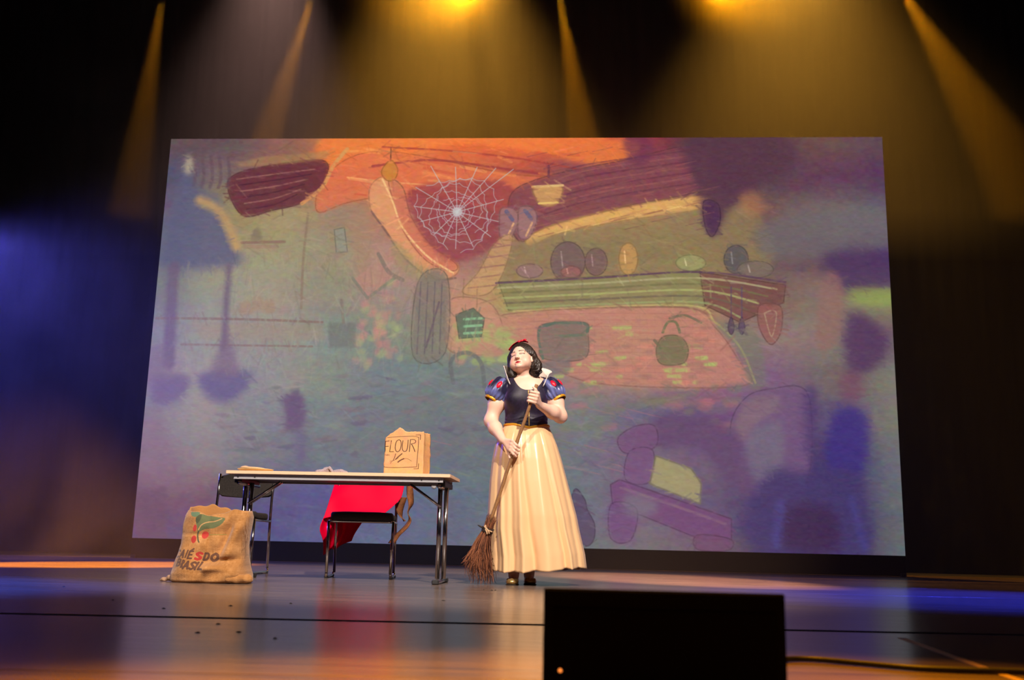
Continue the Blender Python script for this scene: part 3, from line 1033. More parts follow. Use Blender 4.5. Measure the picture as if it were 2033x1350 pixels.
mesh('underframe', *g, M_PLASTIC, table, False)
for s in (-1, 1):
    x = s * .675
    for dx in (-.021, .021):
        mesh('leg', *tube_geo([(x + dx, 0, .03), (x + dx, 0, .64)], .0155, 14), M_CHROME, table)
    ft = mesh('foot_bar', *box_geo((x, 0, .018), (.036, .46, .028), .008, 0, 2), M_CHROME, table)
    for e in (-1, 1):
        mesh('foot_cap', *box_geo((x, e * .222, .0155), (.044, .045, .031), .006), M_PLASTIC, ft, False)
    mesh('hinge_tube', *tube_geo([(x, -.205, .628), (x, .205, .628)], .0145, 12), M_CHROME, table)
    mesh('hinge_bracket', *box_geo((x + s * .012, 0, .645), (.05, .38, .035), .004), M_PLASTIC, table, False)
    for dy in ((-.17, .17) if s > 0 else ()):
        v, f = lathe_geo([(.004, -.010), (.015, -.010), (.018, 0), (.015, .010), (.004, .010)], 16)
        mesh('hinge_knob', [(x - s * .035 + p[0], dy - .035 + p[2], .628 + p[1]) for p in v], f, M_STEEL, table)
    for dy in (-.022, .022):
        mesh('brace', *tube_geo([(x - s * .012, dy, .50), (x - s * .225, dy, .648)], .008, 8), M_CHROME, table)


# ------------------------------------------------------------------ stacking chairs
M_PAD = material('charcoal_chair_fabric', (.026, .020, .017), .85, noise=(90, .3), bump=(220, .15))
M_CTUBE = material('chair_chrome', (.58, .55, .53), .15, 1.0)


def soft_pad(w, d, h, bulge, n=14, rc=.05):
    """upholstered pad: rounded rectangle, domed on top"""
    V, F = [], []
    prof = [(0.90, 0), (.985, .004), (1.0, .25 * h), (1.0, .62 * h), (.985, .86 * h), (.95, .97 * h), (.86, h)]
    N = 48
    def ring(sc, z):
        out = []
        for k in range(N):
            a = 2 * math.pi * k / N
            c, s = math.cos(a), math.sin(a)
            q = 7.0
            r = (abs(c) ** q + abs(s) ** q) ** (-1 / q)
            out.append((r * c * w / 2 * sc, r * s * d / 2 * sc, z))
        return out
    rings = [ring(sc, z) for sc, z in prof] + [ring(.6, h + bulge * .7), ring(.3, h + bulge * .95)]
    for r in rings:
        V += r
    for i in range(len(rings) - 1):
        for k in range(N):
            F.append((i * N + k, i * N + (k + 1) % N, (i + 1) * N + (k + 1) % N, (i + 1) * N + k))
    F.append(tuple(range(N))[::-1])
    V.append((0, 0, h + bulge))
    b = (len(rings) - 1) * N
    for k in range(N):
        F.append((b + k, b + (k + 1) % N, len(V) - 1))
    return V, F


def make_chair(label, loc, rz):
    c = empty('stacking_chair', loc, rz)
    tag(c, label, 'chair', 'black stacking chairs at the table')
    W, D = .455, .43
    v, f = soft_pad(W, D, .052, .006)
    sp = mesh('seat', [(p[0], p[1], p[2] + .410 + (.008 if p[1] < -.1 else 0)) for p in v], f, M_PAD, c)
    # seat frame: a bent chrome tube under the pad
    xs = W / 2 + .005
    fr = fillet([(-xs, D / 2 - .01, .402), (-xs, -D / 2 + .03, .402), (xs, -D / 2 + .03, .402), (xs, D / 2 - .01, .402)], .04)
    mesh('seat_frame', *tube_geo(fr, .009, 10), M_CTUBE, c)
    for s in (-1, 1):
        rear = [(s * (xs - .010), D / 2 + .035, .772), (s * (xs - .010), D / 2 + .012, .56), (s * (xs - .006), D / 2 - .005, .40), (s * (xs - .010), D / 2 + .015, .03),
                ]
        mesh('rear_leg', *tube_geo(fillet(rear, .06), .0105, 12), M_CTUBE, c)
        front = [(s * xs, -D / 2 + .035, .405), (s * (xs - .006), -D / 2 + .02, .04)]
        mesh('front_leg', *tube_geo(front, .0105, 12), M_CTUBE, c)
        run = fillet([(s * (xs - .006), -D / 2 + .02, .045), (s * (xs - .002), -D / 2 + .035, .011), (s * (xs - .002), D / 2 - .01, .011), (s * (xs - .004), D / 2 + .015, .035)], .03)
        rn = mesh('runner', *tube_geo(run, .0105, 12), M_CTUBE, c)
        for y in (-D / 2 + .05, D / 2 - .03):
            mesh('glide', *box_geo((s * (xs - .002), y, .009), (.026, .04, .018), .004), M_PLASTIC, rn, False)
    # back rest: thin upholstered shell, rounded corners, slightly curved
    nu, nv = 26, 14
    V = []
    for j in range(nv):
        tv = j / (nv - 1)
        for i in range(nu):
            tu = i / (nu - 1) * 2 - 1
            q = 4.5
            zz = tv * 2 - 1
            sh = (1 - max(0, abs(zz)) ** 6 * .16)
            x = tu * (W / 2 + .002) * sh
            z = .585 + (.192) * tv + (.012 * tu * tu if tv < .2 else 0) - (.02 * abs(tu) ** 5 if tv > .9 else 0)
            y = D / 2 + .018 + .022 * (z - .58) / .22 - .018 * (tu * tu) + .018
            V.append((x, y, z))
    bk = mesh('backrest', V, grid_faces(nu, nv), M_PAD, c)
    solidify(bk, .024, 0)
    bv = bk.modifiers.new('round', 'BEVEL')
    bv.width = .008
    bv.segments = 2
    bv.limit_method = 'ANGLE'
    return c


ch1 = make_chair('charcoal stacking chair facing the audience with a red cape over its back', (-1.552, 7.42, 0), math.radians(6.5))
ch2 = make_chair('charcoal stacking chair with bare backrest at the left end of the table', (-2.635, 7.70, 0), math.radians(-1.0))

# ------------------------------------------------------------------ red cape over the chair back
M_RED = material('red_satin_cloth', (.78, .0, .035), .55, bump=(9, .25), Specular_IOR_Level=.06)
cape = empty('red_cape', (-1.56, 7.66, -.016))
tag(cape, 'bright red cape draped over the back of the middle chair', 'cape')


def cloth(name, rows, parent, mat, wr=.006, th=.003, sub=8, seed=1):
    """a draped sheet through a grid of control points"""
    R = np.array(rows, float)
    A = np.stack([spline(r, sub) for r in R])
    B = np.stack([spline(A[:, i], sub) for i in range(A.shape[1])], 1)
    nv, nu, _ = B.shape
    U, Vv = np.meshgrid(np.linspace(0, 1, nu), np.linspace(0, 1, nv))
    rg = np.random.default_rng(seed)
    for k in range(5):
        a, b, ph = rg.uniform(4, 16), rg.uniform(-5, 5), rg.uniform(0, 6)
        B[..., 1] += wr * .5 * np.sin(U * a + Vv * b + ph) * (.3 + Vv)
    return solidify(mesh(name, B.reshape(-1, 3), grid_faces(nu, nv), mat, parent), th, 0)


# front sheet, from the top of the back rest down to the seat and out past the left side
cx, cy = -1.56, 7.66
def rel(rows):
    return [[(x - cx, y - cy, z) for x, y, z in r] for r in rows]


cloth('front_panel', rel([
    [(-1.840, 7.70, .768), (-1.70, 7.665, .782), (-1.55, 7.655, .783), (-1.42, 7.65, .783), (-1.310, 7.655, .770)],
    [(-1.842, 7.66, .715), (-1.72, 7.622, .715), (-1.55, 7.610, .715), (-1.42, 7.60, .715), (-1.292, 7.60, .71)],
    [(-1.852, 7.60, .62), (-1.75, 7.585, .62), (-1.57, 7.575, .62), (-1.43, 7.56, .61), (-1.305, 7.56, .61)],
    [(-1.866, 7.55, .52), (-1.77, 7.56, .50), (-1.60, 7.54, .50), (-1.47, 7.52, .51), (-1.35, 7.53, .55)],
    [(-1.880, 7.52, .44), (-1.80, 7.53, .46), (-1.62, 7.50, .475), (-1.50, 7.49, .478), (-1.42, 7.50, .485)]]), cape, M_RED, .010, seed=3)
cloth('side_panel', rel([
    [(-1.855, 7.60, .60), (-1.86, 7.62, .60), (-1.835, 7.64, .60), (-1.80, 7.66, .60)],
    [(-1.876, 7.54, .47), (-1.87, 7.58, .46), (-1.83, 7.64, .46), (-1.78, 7.68, .46)],
    [(-1.897, 7.50, .365), (-1.875, 7.56, .36), (-1.83, 7.64, .36), (-1.77, 7.70, .36)],
    [(-1.875, 7.54, .27), (-1.865, 7.58, .28), (-1.84, 7.64, .28), (-1.79, 7.70, .29)],
    [(-1.872, 7.56, .170), (-1.866, 7.60, .18), (-1.855, 7.64, .20), (-1.83, 7.68, .22)]]), cape, M_RED, .012, seed=5)
cloth('back_panel', rel([
    [(-1.845, 7.73, .766), (-1.70, 7.735, .782), (-1.55, 7.74, .783), (-1.40, 7.72, .775)],
    [(-1.85, 7.76, .66), (-1.72, 7.77, .66), (-1.58, 7.77, .66), (-1.44, 7.75, .66)],
    [(-1.87, 7.77, .48), (-1.78, 7.79, .48), (-1.68, 7.79, .46), (-1.60, 7.77, .47)],
    [(-1.88, 7.78, .36), (-1.80, 7.80, .34), (-1.75, 7.80, .33), (-1.69, 7.79, .345)],
    [(-1.87, 7.78, .22), (-1.84, 7.80, .21), (-1.79, 7.80, .25), (-1.72, 7.79, .28)]]), cape, M_RED, .010, seed=8)
cloth('top_fold', rel([
    [(-1.840, 7.70, .768), (-1.70, 7.665, .782), (-1.55, 7.655, .783), (-1.40, 7.65, .780)],
    [(-1.787, 7.715, .782), (-1.70, 7.70, .787), (-1.55, 7.695, .788), (-1.40, 7.69, .785)],
    [(-1.845, 7.73, .766), (-1.70, 7.735, .782), (-1.55, 7.74, .783), (-1.40, 7.72, .775)]]), cape, M_RED, .001, seed=2)

# brown scarf hanging from the right rear post
M_SCARF = material('brown_scarf', srgb(120, 70, 32), .8, noise=(30, .35), bump=(60, .4))
scarf = empty('brown_scarf', (-1.27, 7.66, 0))
tag(scarf, 'twisted brown scarf hanging at the right edge of the red cape', 'scarf')


def twisted(name, pts, wid, parent, mat, turns=1.2):
    P = spline(pts, 9)
    w = np.interp(np.linspace(0, 1, len(P)), np.linspace(0, 1, len(wid)), wid)
    V = []
    for k, p in enumerate(P):
        a = k / len(P) * turns * math.pi
        d = np.array((math.cos(a), math.sin(a) * .8, .12 * math.sin(a * 2)))
        for t in (-1, -.5, 0, .5, 1):
            V.append(p + d * w[k] * t + np.array((0, -.008 * math.cos(t * 3), 0)))
    return solidify(mesh(name, [q - np.array((-1.27, 7.66, 0)) for q in V], grid_faces(5, len(P)), mat, parent), .005, 0)


twisted('long_end', [(-1.29, 7.665, .80), (-1.265, 7.67, .70), (-1.255, 7.67, .62), (-1.245, 7.66, .55), (-1.262, 7.65, .49), (-1.245, 7.64, .43), (-1.275, 7.62, .37), (-1.33, 7.60, .31), (-1.365, 7.58, .255)],
        [.016, .022, .032, .036, .016, .050, .042, .028, .026], scarf, M_SCARF, 1.0)
twisted('short_end', [(-1.30, 7.66, .60), (-1.325, 7.645, .52), (-1.315, 7.645, .46), (-1.28, 7.635, .42)], [.022, .034, .036, .022], scarf, M_SCARF, .7)

# ------------------------------------------------------------------ paper flour bag
fb = Canvas(640, 620, srgb(1, 1, 1))
fb.a[:] = (224, 170, 112)
fb.noise(60, 4)
fb.noise(9, 3, 1, True)
INK = (74, 40, 30)
def fmap(p):          # sketch units of the bag front, 120..1045 wide and 100..1225 high
    q = np.asarray(p, float)
    return np.c_[(q[:, 0] - 115) / 930 * 460, (1225 - q[:, 1]) / 1015 * (.285 / .30) * -620 + 620]
fb.map = fmap
S_ = lambda pts, w=9, a=.9: fb.line(pts, w, INK, a, smooth=len(pts) > 2, soft=2)
S_([(160, 352), (440, 330), (800, 318), (905, 345)], 6)
S_([(918, 340), (915, 560), (905, 800), (895, 1030)], 7)
S_([(120, 1050), (200, 1062), (420, 1066), (680, 1056), (900, 1048)], 8)
S_([(850, 290), (960, 288)], 7)
S_([(960, 288), (962, 400)], 7)
S_([(938, 970), (936, 1090)], 7)
S_([(936, 1092), (830, 1094)], 7)
S_([(128, 440), (122, 560), (118, 690)], 9)
S_([(140, 440), (215, 430)], 9)
S_([(130, 566), (185, 560)], 9)
S_([(262, 425), (250, 560), (238, 690)], 9)
S_([(238, 690), (330, 688)], 9)
S_([(450, 402), (395, 440), (368, 560), (385, 660), (430, 690), (485, 640), (505, 520), (490, 430), (450, 402)], 9)
S_([(545, 425), (532, 560), (548, 650), (590, 682), (640, 660), (662, 560), (668, 410)], 9)
S_([(722, 400), (714, 540), (708, 685)], 9)
S_([(722, 402), (800, 398), (848, 430), (830, 480), (740, 505)], 8)
S_([(750, 505), (800, 590), (838, 682)], 10)
S_([(125, 765), (150, 770), (158, 755), (175, 785), (190, 748), (200, 782), (215, 760), (240, 778)], 4, .7)
S_([(255, 918), (330, 902), (400, 868), (450, 835)], 5)
S_([(262, 968), (310, 918)], 4)
S_([(335, 890), (365, 820), (385, 740)], 9, .75)
S_([(395, 866), (460, 800), (532, 738)], 15, .75)
S_([(450, 935), (500, 895), (580, 856)], 16, .8)
S_([(580, 856), (650, 850), (720, 880), (770, 915)], 4)
IMG_BAG = fb.image('flour_bag_print')
M_BAG = image_material('kraft_paper', IMG_BAG, .75)
bag = empty('flour_bag', (-1.125, 6.70, .7065), math.radians(-9))
tag(bag, 'brown paper bag hand lettered FLOUR standing on the table', 'paper bag')
BW, BD, BH = .275, .15, .285
rg = np.random.default_rng(4)
nper, nz = 96, 40
per = []
for k in range(nper):
    s = k / nper * 2 * (BW + BD)
    if s < BW:
        p = (-BW / 2 + s, -BD / 2)
    elif s < BW + BD:
        p = (BW / 2, -BD / 2 + s - BW)
    elif s < 2 * BW + BD:
        p = (BW / 2 - (s - BW - BD), BD / 2)
    else:
        p = (-BW / 2, BD / 2 - (s - 2 * BW - BD))
    per.append(p)
per = np.array(per)
# crumple field: a few creases, each a soft ridge line on the unrolled sheet
cre = [(rg.uniform(0, 1), rg.uniform(0, 1), rg.uniform(0, math.pi), rg.uniform(-.0045, .0032)) for _ in range(60)]
V, UVs = [], []
for j in range(nz):
    t = j / (nz - 1)
    for k in range(nper):
        x, y = per[k]
        s = k / nper
        d = 0
        for (cs, ct, an, am) in cre:
            q = (s - cs) * math.cos(an) * 3 + (t - ct) * math.sin(an)
            l = (s - cs) * math.sin(an) * 3 - (t - ct) * math.cos(an)
            d += am * max(0, 1 - abs(q) / .06) * max(0, 1 - abs(l) / .35)
        r = 1 + d / .1
        # gusset in the narrow sides, slack upper left corner
        g = 0
        if abs(x) > BW / 2 - 1e-6:
            g = -.020 * math.cos(y / BD * math.pi) * (t ** 1.2) * (1 if x > 0 else 1.4)
        xx = x * r + (g if x > 0 else -g)
        yy = y * r
        top = BH
        if x < -.02:
            top -= .045 * max(0, (-x - .075) / .065) ** 1.3
        if y <= -BD / 2 + 1e-6 or True:
            top += .030 * max(0, 1 - abs(x + .035) / .045) * (1 if y < 0 else .3)
        z = top * t
        if t > .93:
            z += .0012 * math.sin(k * 1.9) + .001 * math.sin(k * .6)
            xx *= .985
        V.append((xx, yy, z))
        UVs.append(((x + BW / 2) / BW * .72 if y < -BD / 2 + 1e-6 else .74 + .24 * (abs(y) / BD + .5) % .24, min(1, z / .30)))
    # (rows run upward)
F = grid_faces(nper, nz, True)
sheet = mesh('paper_sheet', V, F, M_BAG, bag, uv=UVs)
solidify(sheet, .0012, -1)
mesh('bag_bottom', [(p[0] * .99, p[1] * .99, .002) for p in per], [tuple(range(nper))[::-1]], M_BAG, bag, False, uv=[(.8, .02)] * nper)

# ------------------------------------------------------------------ things lying on the table
M_BOARD = material('bamboo_plate', srgb(236, 204, 140), .5, noise=(20, .1))
plate = empty('serving_plate', (-2.15, 6.66, .7065))
tag(plate, 'shallow pale wooden plate lying at the left end of the table', 'plate')
mesh('plate_body', *lathe_geo([(.02, 0), (.085, 0), (.100, .004), (.118, .014), (.120, .018), (.116, .018), (.098, .009), (.08, .006), (.01, .006)], 40), M_BOARD, plate)
M_SPOON = material('pale_wood_spoon', srgb(214, 176, 140), .5)
spn = empty('wooden_spoon', (-2.165, 6.60, .7065), 0)
tag(spn, 'small wooden spoon resting upside down across the plate', 'spoon')
hv = spline([(.085, .03, .020), (.045, .018, .0255), (.005, .0, .026), (-.01, -.005, .0255)], 6)
mesh('spoon_handle', *tube_geo(hv, np.interp(np.linspace(0, 1, len(hv)), [0, .8, 1], [.0035, .0045, .006]), 8), M_SPOON, spn)
V = []
for j in range(9):
    for k in range(20):
        r = j / 8
        a = 2 * math.pi * k / 20
        V.append((-.035 + .034 * r * math.cos(a), -.008 + .024 * r * math.sin(a), .0325 - .011 * r * r))
solidify(mesh('spoon_bowl', V, grid_faces(20, 9, True), M_SPOON, spn), .003, -1)

M_KNIT = material('grey_knit', srgb(166, 150, 156), .95, noise=(70, .15), bump=(170, .4))
rag = empty('knitted_cloth', (-1.628, 6.66, .7065))
tag(rag, 'crumpled grey knitted cloth lying mid table left of the bag', 'cloth')
fr_ = Field((-.14, -.08, -.01), (.14, .09, .06), .003)
fr_.ell((-.068, -.02, .006), (.040, .03, .018), k=.01)
fr_.ell((-.030, -.01, .016), (.030, .035, .026), k=.008)
fr_.cap((-.055, -.035, .014), (-.005, -.04, .034), .010, .009, .006)
fr_.cap((-.005, -.04, .034), (.018, -.042, .006), .009, .010, .006)
fr_.cap((.01, -.01, .006), (.07, -.02, .014), .012, .014, .012)
fr_.ell((.062, .0, .008), (.048, .04, .016), k=.012)
fr_.cap((.07, -.03, .013), (.115, -.035, .004), .011, .006, .01)
X, Y, Z = fr_.coords()
fr_.d += (.0006 * np.sin(X * 420 + 3 * np.sin(Y * 60)) * np.sin(Y * 330 + Z * 300)).astype(np.float32)
fr_.d = np.maximum(fr_.d, (-Z + .0005).astype(np.float32))
v, f = fr_.surface()
mesh('crumpled_fabric', v, f, M_KNIT, rag)

# ------------------------------------------------------------------ burlap sack
sk = Canvas(700, 700, (0, 0, 0))
sk.a[:] = (172, 120, 64)
sk.noise(90, 7, 1, True)
sk.noise(14, 5, 1, True)
wv = sk.a
yy_, xx_ = np.mgrid[0:700, 0:700]
wv += (7 * np.sin(xx_ * math.pi / 2.6) * np.sin(yy_ * math.pi / 2.9))[..., None]
wv += (RNG.normal(0, 6, (700, 1, 1)) + RNG.normal(0, 5, (1, 700, 1)))
# sketch units of the sack front: 200..1320 wide, 60..1260 high
sk.map = lambda p: np.c_[(np.asarray(p, float)[:, 0] - 42) / 1240 * 700, (np.asarray(p, float)[:, 1] - 90) / 1160 * 700]
GR, GD, RD, BR = (92, 104, 66), (66, 72, 48), (178, 44, 38), (88, 56, 40)
sk.fill([(330, 110), (400, 95), (480, 112), (470, 170), (420, 190), (350, 165)], (84, 116, 88), 1, .92, rough=.6)
sk.fill([(500, 140), (620, 165), (800, 190), (895, 205), (850, 300), (740, 365), (600, 385), (500, 430), (470, 340), (440, 240), (470, 180)], GR, 1, .94, rough=.6)
sk.fill([(440, 200), (505, 140), (520, 200), (490, 280), (455, 290)], GD, 1, .8)
sk.line([(500, 400), (540, 320), (620, 275), (740, 255), (840, 210)], 10, (196, 148, 96), .9)
sk.line([(500, 430), (490, 480), (510, 560), (535, 600)], 12, GD, .9)
for x, y, rx, ry in ((440, 372, 30, 58), (605, 482, 54, 60), (440, 555, 40, 62)):
    sk.fill([(x + rx * math.cos(a), y + ry * math.sin(a)) for a in np.linspace(0, 2 * math.pi, 9)[:-1]], RD, 1, .92, rough=.5)
sk.line([(665, 475), (800, 470), (940, 465)], 7, (120, 128, 60), .6)
def bold(strokes, c=BR, w=20):
    for s in strokes:
        sk.line(s, w, c, .92, smooth=len(s) > 3, soft=1.5)
def sl(x, y, pts, h=115, w=78):       # slanted block letter in a unit box
    return [[(x + px * w + (1 - py) * 20, y + py * h) for px, py in s] for s in pts]
bold(sl(150, 735, [[(.95, .12), (.5, 0), (.12, .35), (.1, .7), (.45, 1), (.9, .88)]]), w=18)
bold(sl(248, 735, [[(0, 1), (.5, 0)], [(.5, 0), (.85, 1)], [(.2, .66), (.75, .66)]]), w=18)
bold(sl(352, 735, [[(.1, 0), (.05, 1)]]), w=15)
bold(sl(388, 745, [[(.15, 0), (.1, 1)], [(.15, .05), (.8, .02)], [(.12, .5), (.7, .5)], [(.1, .98), (.8, .98)], [(.4, -.12), (.75, -.3)]], h=118), w=17)
bold(sl(505, 770, [[(.95, .12), (.55, 0), (.12, .2), (.5, .48), (.9, .74), (.5, 1), (.05, .88)]], 105, 90), RD, 24)
bold(sl(628, 775, [[(.15, 0), (.1, 1)], [(.15, 0), (.6, .05), (.85, .45), (.6, .92), (.1, 1)]], 108, 80), w=20)
bold(sl(735, 780, [[(.5, 0), (.12, .3), (.12, .72), (.5, 1), (.88, .72), (.88, .3), (.5, 0)]], 112, 108), w=25)
y0 = 885
bold(sl(212, y0 - 5, [[(.1, 0), (.08, 1)], [(.1, 0), (.6, .05), (.7, .25), (.5, .45), (.1, .47)], [(.1, .47), (.65, .52), (.78, .75), (.6, .95), (.08, 1)]], 105, 84), w=20)
bold(sl(305, y0 + 10, [[(.1, 0), (.08, 1)], [(.1, 0), (.6, .08), (.62, .35), (.1, .5)], [(.3, .5), (.6, 1)]], 110, 50), w=15)
bold(sl(352, y0 + 28, [[(0, 1), (.5, 0)], [(.5, 0), (.85, 1)], [(.2, .66), (.75, .66)]], 112, 86), w=20)
bold(sl(448, y0 + 38, [[(.95, .12), (.55, 0), (.12, .2), (.5, .48), (.9, .74), (.5, 1), (.05, .88)]], 108, 74), w=20)
bold(sl(540, y0 + 40, [[(.1, 0), (.05, 1)]], 108), w=20)
bold(sl(592, y0 + 38, [[(.1, 0), (.05, 1)], [(.05, .97), (.85, .97)]], 108, 82), w=20)
sk.fill([(710, 85), (725, 85), (735, 130), (705, 130)], (92, 62, 44), 1, .8)
IMG_SACK = sk.image('burlap_print')
M_SACK = image_material('burlap', IMG_SACK, .95, Sheen_Weight=.3)
_nt = M_SACK.node_tree
_tc = _nt.nodes.new('ShaderNodeTexCoord')
_nn = _nt.nodes.new('ShaderNodeTexNoise')
_nn.inputs['Scale'].default_value = 160
_bp = _nt.nodes.new('ShaderNodeBump')
_bp.inputs['Strength'].default_value = .5
_bp.inputs['Distance'].default_value = .004
_nt.links.new(_tc.outputs['Object'], _nn.inputs['Vector'])
_nt.links.new(_nn.outputs['Fac'], _bp.inputs['Height'])
_nt.links.new(_bp.outputs['Normal'], _nt.nodes['Principled BSDF'].inputs['Normal'])

sack = empty('burlap_sack', (-2.172, 6.06, 0))
tag(sack, 'open burlap coffee sack printed with leaf, cherries and lettering on the floor', 'sack')
# silhouette (half widths left/right and depths) against height
HZ = [0, .012, .05, .10, .16, .22, .28, .34, .39, .42]
XL = [-.225, -.232, -.236, -.226, -.208, -.198, -.196, -.194, -.188, -.176]
XR = [.225, .236, .234, .215, .204, .200, .204, .212, .218, .208]
DF = [-.150, -.165, -.172, -.160, -.142, -.128, -.118, -.112, -.104, -.092]
DB = [.13, .14, .145, .14, .13, .12, .115, .11, .105, .10]
nper, nz = 150, 70
V, UVs = [], []
rg = np.random.default_rng(21)
wr = [(rg.uniform(2, 9), rg.uniform(-8, 8), rg.uniform(0, 6.28), rg.uniform(.001, .0042)) for _ in range(16)]
for j in range(nz):
    t = j / (nz - 1)
    for k in range(nper):
        a = 2 * math.pi * k / nper - math.pi / 2
        c, s = math.cos(a), math.sin(a)
        z = t * .42
        xl, xr, df, db = (np.interp(z, HZ, q) for q in (XL, XR, DF, DB))
        q = 3.2
        r = (abs(c) ** q + abs(s) ** q) ** (-1 / q)
        x = r * c * (xr if c > 0 else -xl)
        y = r * s * (db if s > 0 else -df)
        n = sum(am * math.sin(fa * a + fz * t * 3 + ph) for fa, fz, ph, am in wr)
        # sag folds on the front and a dented right half
        if s < 0:
            dd = x - .085 - .11 * (t - .5)
            en = math.exp(-((t - .62) / .24) ** 2)
            n -= .050 * math.exp(-(dd / .022) ** 2) * en
            n += .040 * math.exp(-((dd - .062) / .030) ** 2) * en
            n += .022 * math.exp(-((t - .20) / .05) ** 2) * math.exp(-((x - .06) / .12) ** 2)
            n -= .036 * math.exp(-((t - .29 - .05 * (x / .2)) / .045) ** 2) * math.exp(-((x - .08) / .10) ** 2)
            n -= .010 * math.exp(-((t - .68) / .03) ** 2) * math.exp(-((x + .12) / .09) ** 2)
        f_ = 1 + n / .15
        rim = .0
        if s > 0:
            rim = .040 * math.exp(-((x + .08) / .12) ** 2) + .006 * math.sin(x * 70)
        else:
            rim = -.026 * math.exp(-((x + .005) / .085) ** 2) + .010 * math.exp(-((x - .16) / .06) ** 2) + .004 * math.sin(x * 60)
        zz = z * (1 + (rim / .42) * t ** 3)
        V.append((x, y * f_, max(zz, .001)))
        UVs.append(((x + .245) / .48, min(1, zz / .42)) if s < .25 else (.95 - (x + .245) / .48 * .25, .05 + .3 * t))
outer = np.array(V)
# inner lip folds down inside
inner = outer[-nper:].copy()
cen = np.array((0, .0, 0))
rows = [outer]
uvr = list(UVs)
for sc, dz in ((.975, .004), (.95, -.004), (.94, -.06), (.92, -.16)):
    r_ = inner * np.array((sc, sc, 1)) + np.array((0, 0, dz))
    rows.append(r_)
    uvr += [(.9, .9)] * nper
allv = np.concatenate(rows)
F = grid_faces(nper, nz + 4, True)
mesh('sack_body', allv, F, M_SACK, sack, uv=uvr)
M_FLAX = material('stuffing_cloth', srgb(170, 128, 82), .95)
last = rows[-1]
mesh('sack_filling', np.concatenate([last, last * np.array((.5, .5, 1)) + np.array((0, 0, .05)), [[0, 0, float(last[:, 2].mean()) + .06]]]),
     [tuple(q) for q in grid_faces(nper, 2, True)] + [(nper + k, nper + (k + 1) % nper, 2 * nper) for k in range(nper)], M_FLAX, sack)
# sewn corner ears at the base
fe = Field((-.34, -.2, -.01), (.34, .12, .10), .004)
fe.cap((.04, -.150, .022), (.150, -.140, .030), .016, .024, .01)
fe.cap((.150, -.140, .030), (.248, -.100, .029), .024, .027, .01)
fe.ell((.262, -.095, .027), (.014, .026, .022), k=.006)
X, Y, Z = fe.coords()
fe.d += (.003 * np.sin(X * 90 + Z * 70) * np.sin(Y * 80)).astype(np.float32)
fe.d = np.maximum(fe.d, (-Z + .002).astype(np.float32))
v, f = fe.surface()
mesh('sack_corner', v, f, M_SACK, sack, uv=np.c_[.85 + v[:, 0] * .2, .1 + v[:, 2]])
fe = Field((-.34, -.2, -.01), (.0, .12, .10), .004)
fe.cap((-.21, -.06, .03), (-.275, -.05, .012), .022, .012, .01)
fe.cap((-.275, -.05, .012), (-.30, -.05, .006), .013, .008, .01)
X, Y, Z = fe.coords()
fe.d += (.003 * np.sin(X * 120 + Z * 90)).astype(np.float32)
fe.d = np.maximum(fe.d, (-Z + .002).astype(np.float32))
v, f = fe.surface()
M_TAIL = material('sack_tail_cloth', srgb(176, 140, 112), .95, bump=(150, .5))
mesh('sack_corner', v, f, M_TAIL, sack)
thr = []
for k in range(16):
    x, y, z = .205 + rg.uniform(-.01, .012), -.07 + rg.uniform(-.03, .03), .40 - .16 * rg.random()
    thr.append(tube_geo(spline([(x, y, z), (x + rg.uniform(.004, .014), y - .004, z - .04), (x + rg.uniform(-.004, .012), y, z - .09)], 4), .0008, 4))
o = mesh('frayed_threads', *join_geo(thr), M_TAIL, sack)
o['kind'] = 'stuff'

# ------------------------------------------------------------------ stage monitor in front, cable, painted light streak, crumbs
M_MON = material('matt_black_cabinet', (.003, .003, .003), .7, Specular_IOR_Level=.08)
M_GRILLE = material('black_grille', (.004, .004, .0045), .8, bump=(900, .6), Specular_IOR_Level=.08)
mon = empty('stage_monitor', (.158, 2.0, 0), 0)
tag(mon, 'low black stage monitor box at the front edge of the stage', 'monitor speaker')
bm = bmesh.new()
h, w, d = .187, .2085, .17
prof = [(-.20, .0), (-.20, .188), (-.198, .190), (.08, .150), (.14, .120), (.14, 0)]
vs_ = [[bm.verts.new((s * w, y, z)) for y, z in prof] for s in (-1, 1)]
bm.faces.new(vs_[0])
bm.faces.new(vs_[1][::-1])
for i in range(len(prof)):
    j = (i + 1) % len(prof)
    bm.faces.new((vs_[0][j], vs_[0][i], vs_[1][i], vs_[1][j]))
bmesh.ops.recalc_face_normals(bm, faces=bm.faces)
bmesh.ops.bevel(bm, geom=bm.edges[:], offset=.0018, segments=2, affect='EDGES')
bm.verts.index_update()
mesh('cabinet', [tuple(p.co) for p in bm.verts], [tuple(p.index for p in q.verts) for q in bm.faces], M_MON, mon, False)
bm.free()
mesh('grille', *box_geo((0, -.2005, .085), (.385, .004, .145), .0015), M_GRILLE, mon, False)
M_LED = lamp_material('amber_pilot_lamp', (1, .25, .04), 2.0)
v, f = lathe_geo([(.0005, .0), (.003, .0), (.0025, .002), (.0005, .0025)], 10)
mesh('pilot_lamp', [(-.178 + p[0], -.2027 - p[2], .052 + p[1]) for p in v], f, M_LED, mon)
for s in (-1, 1):
    mesh('recessed_handle', *box_geo((s * (w + .0005), -.03, .11), (.004, .12, .05), .0015), M_GRILLE, mon, False)

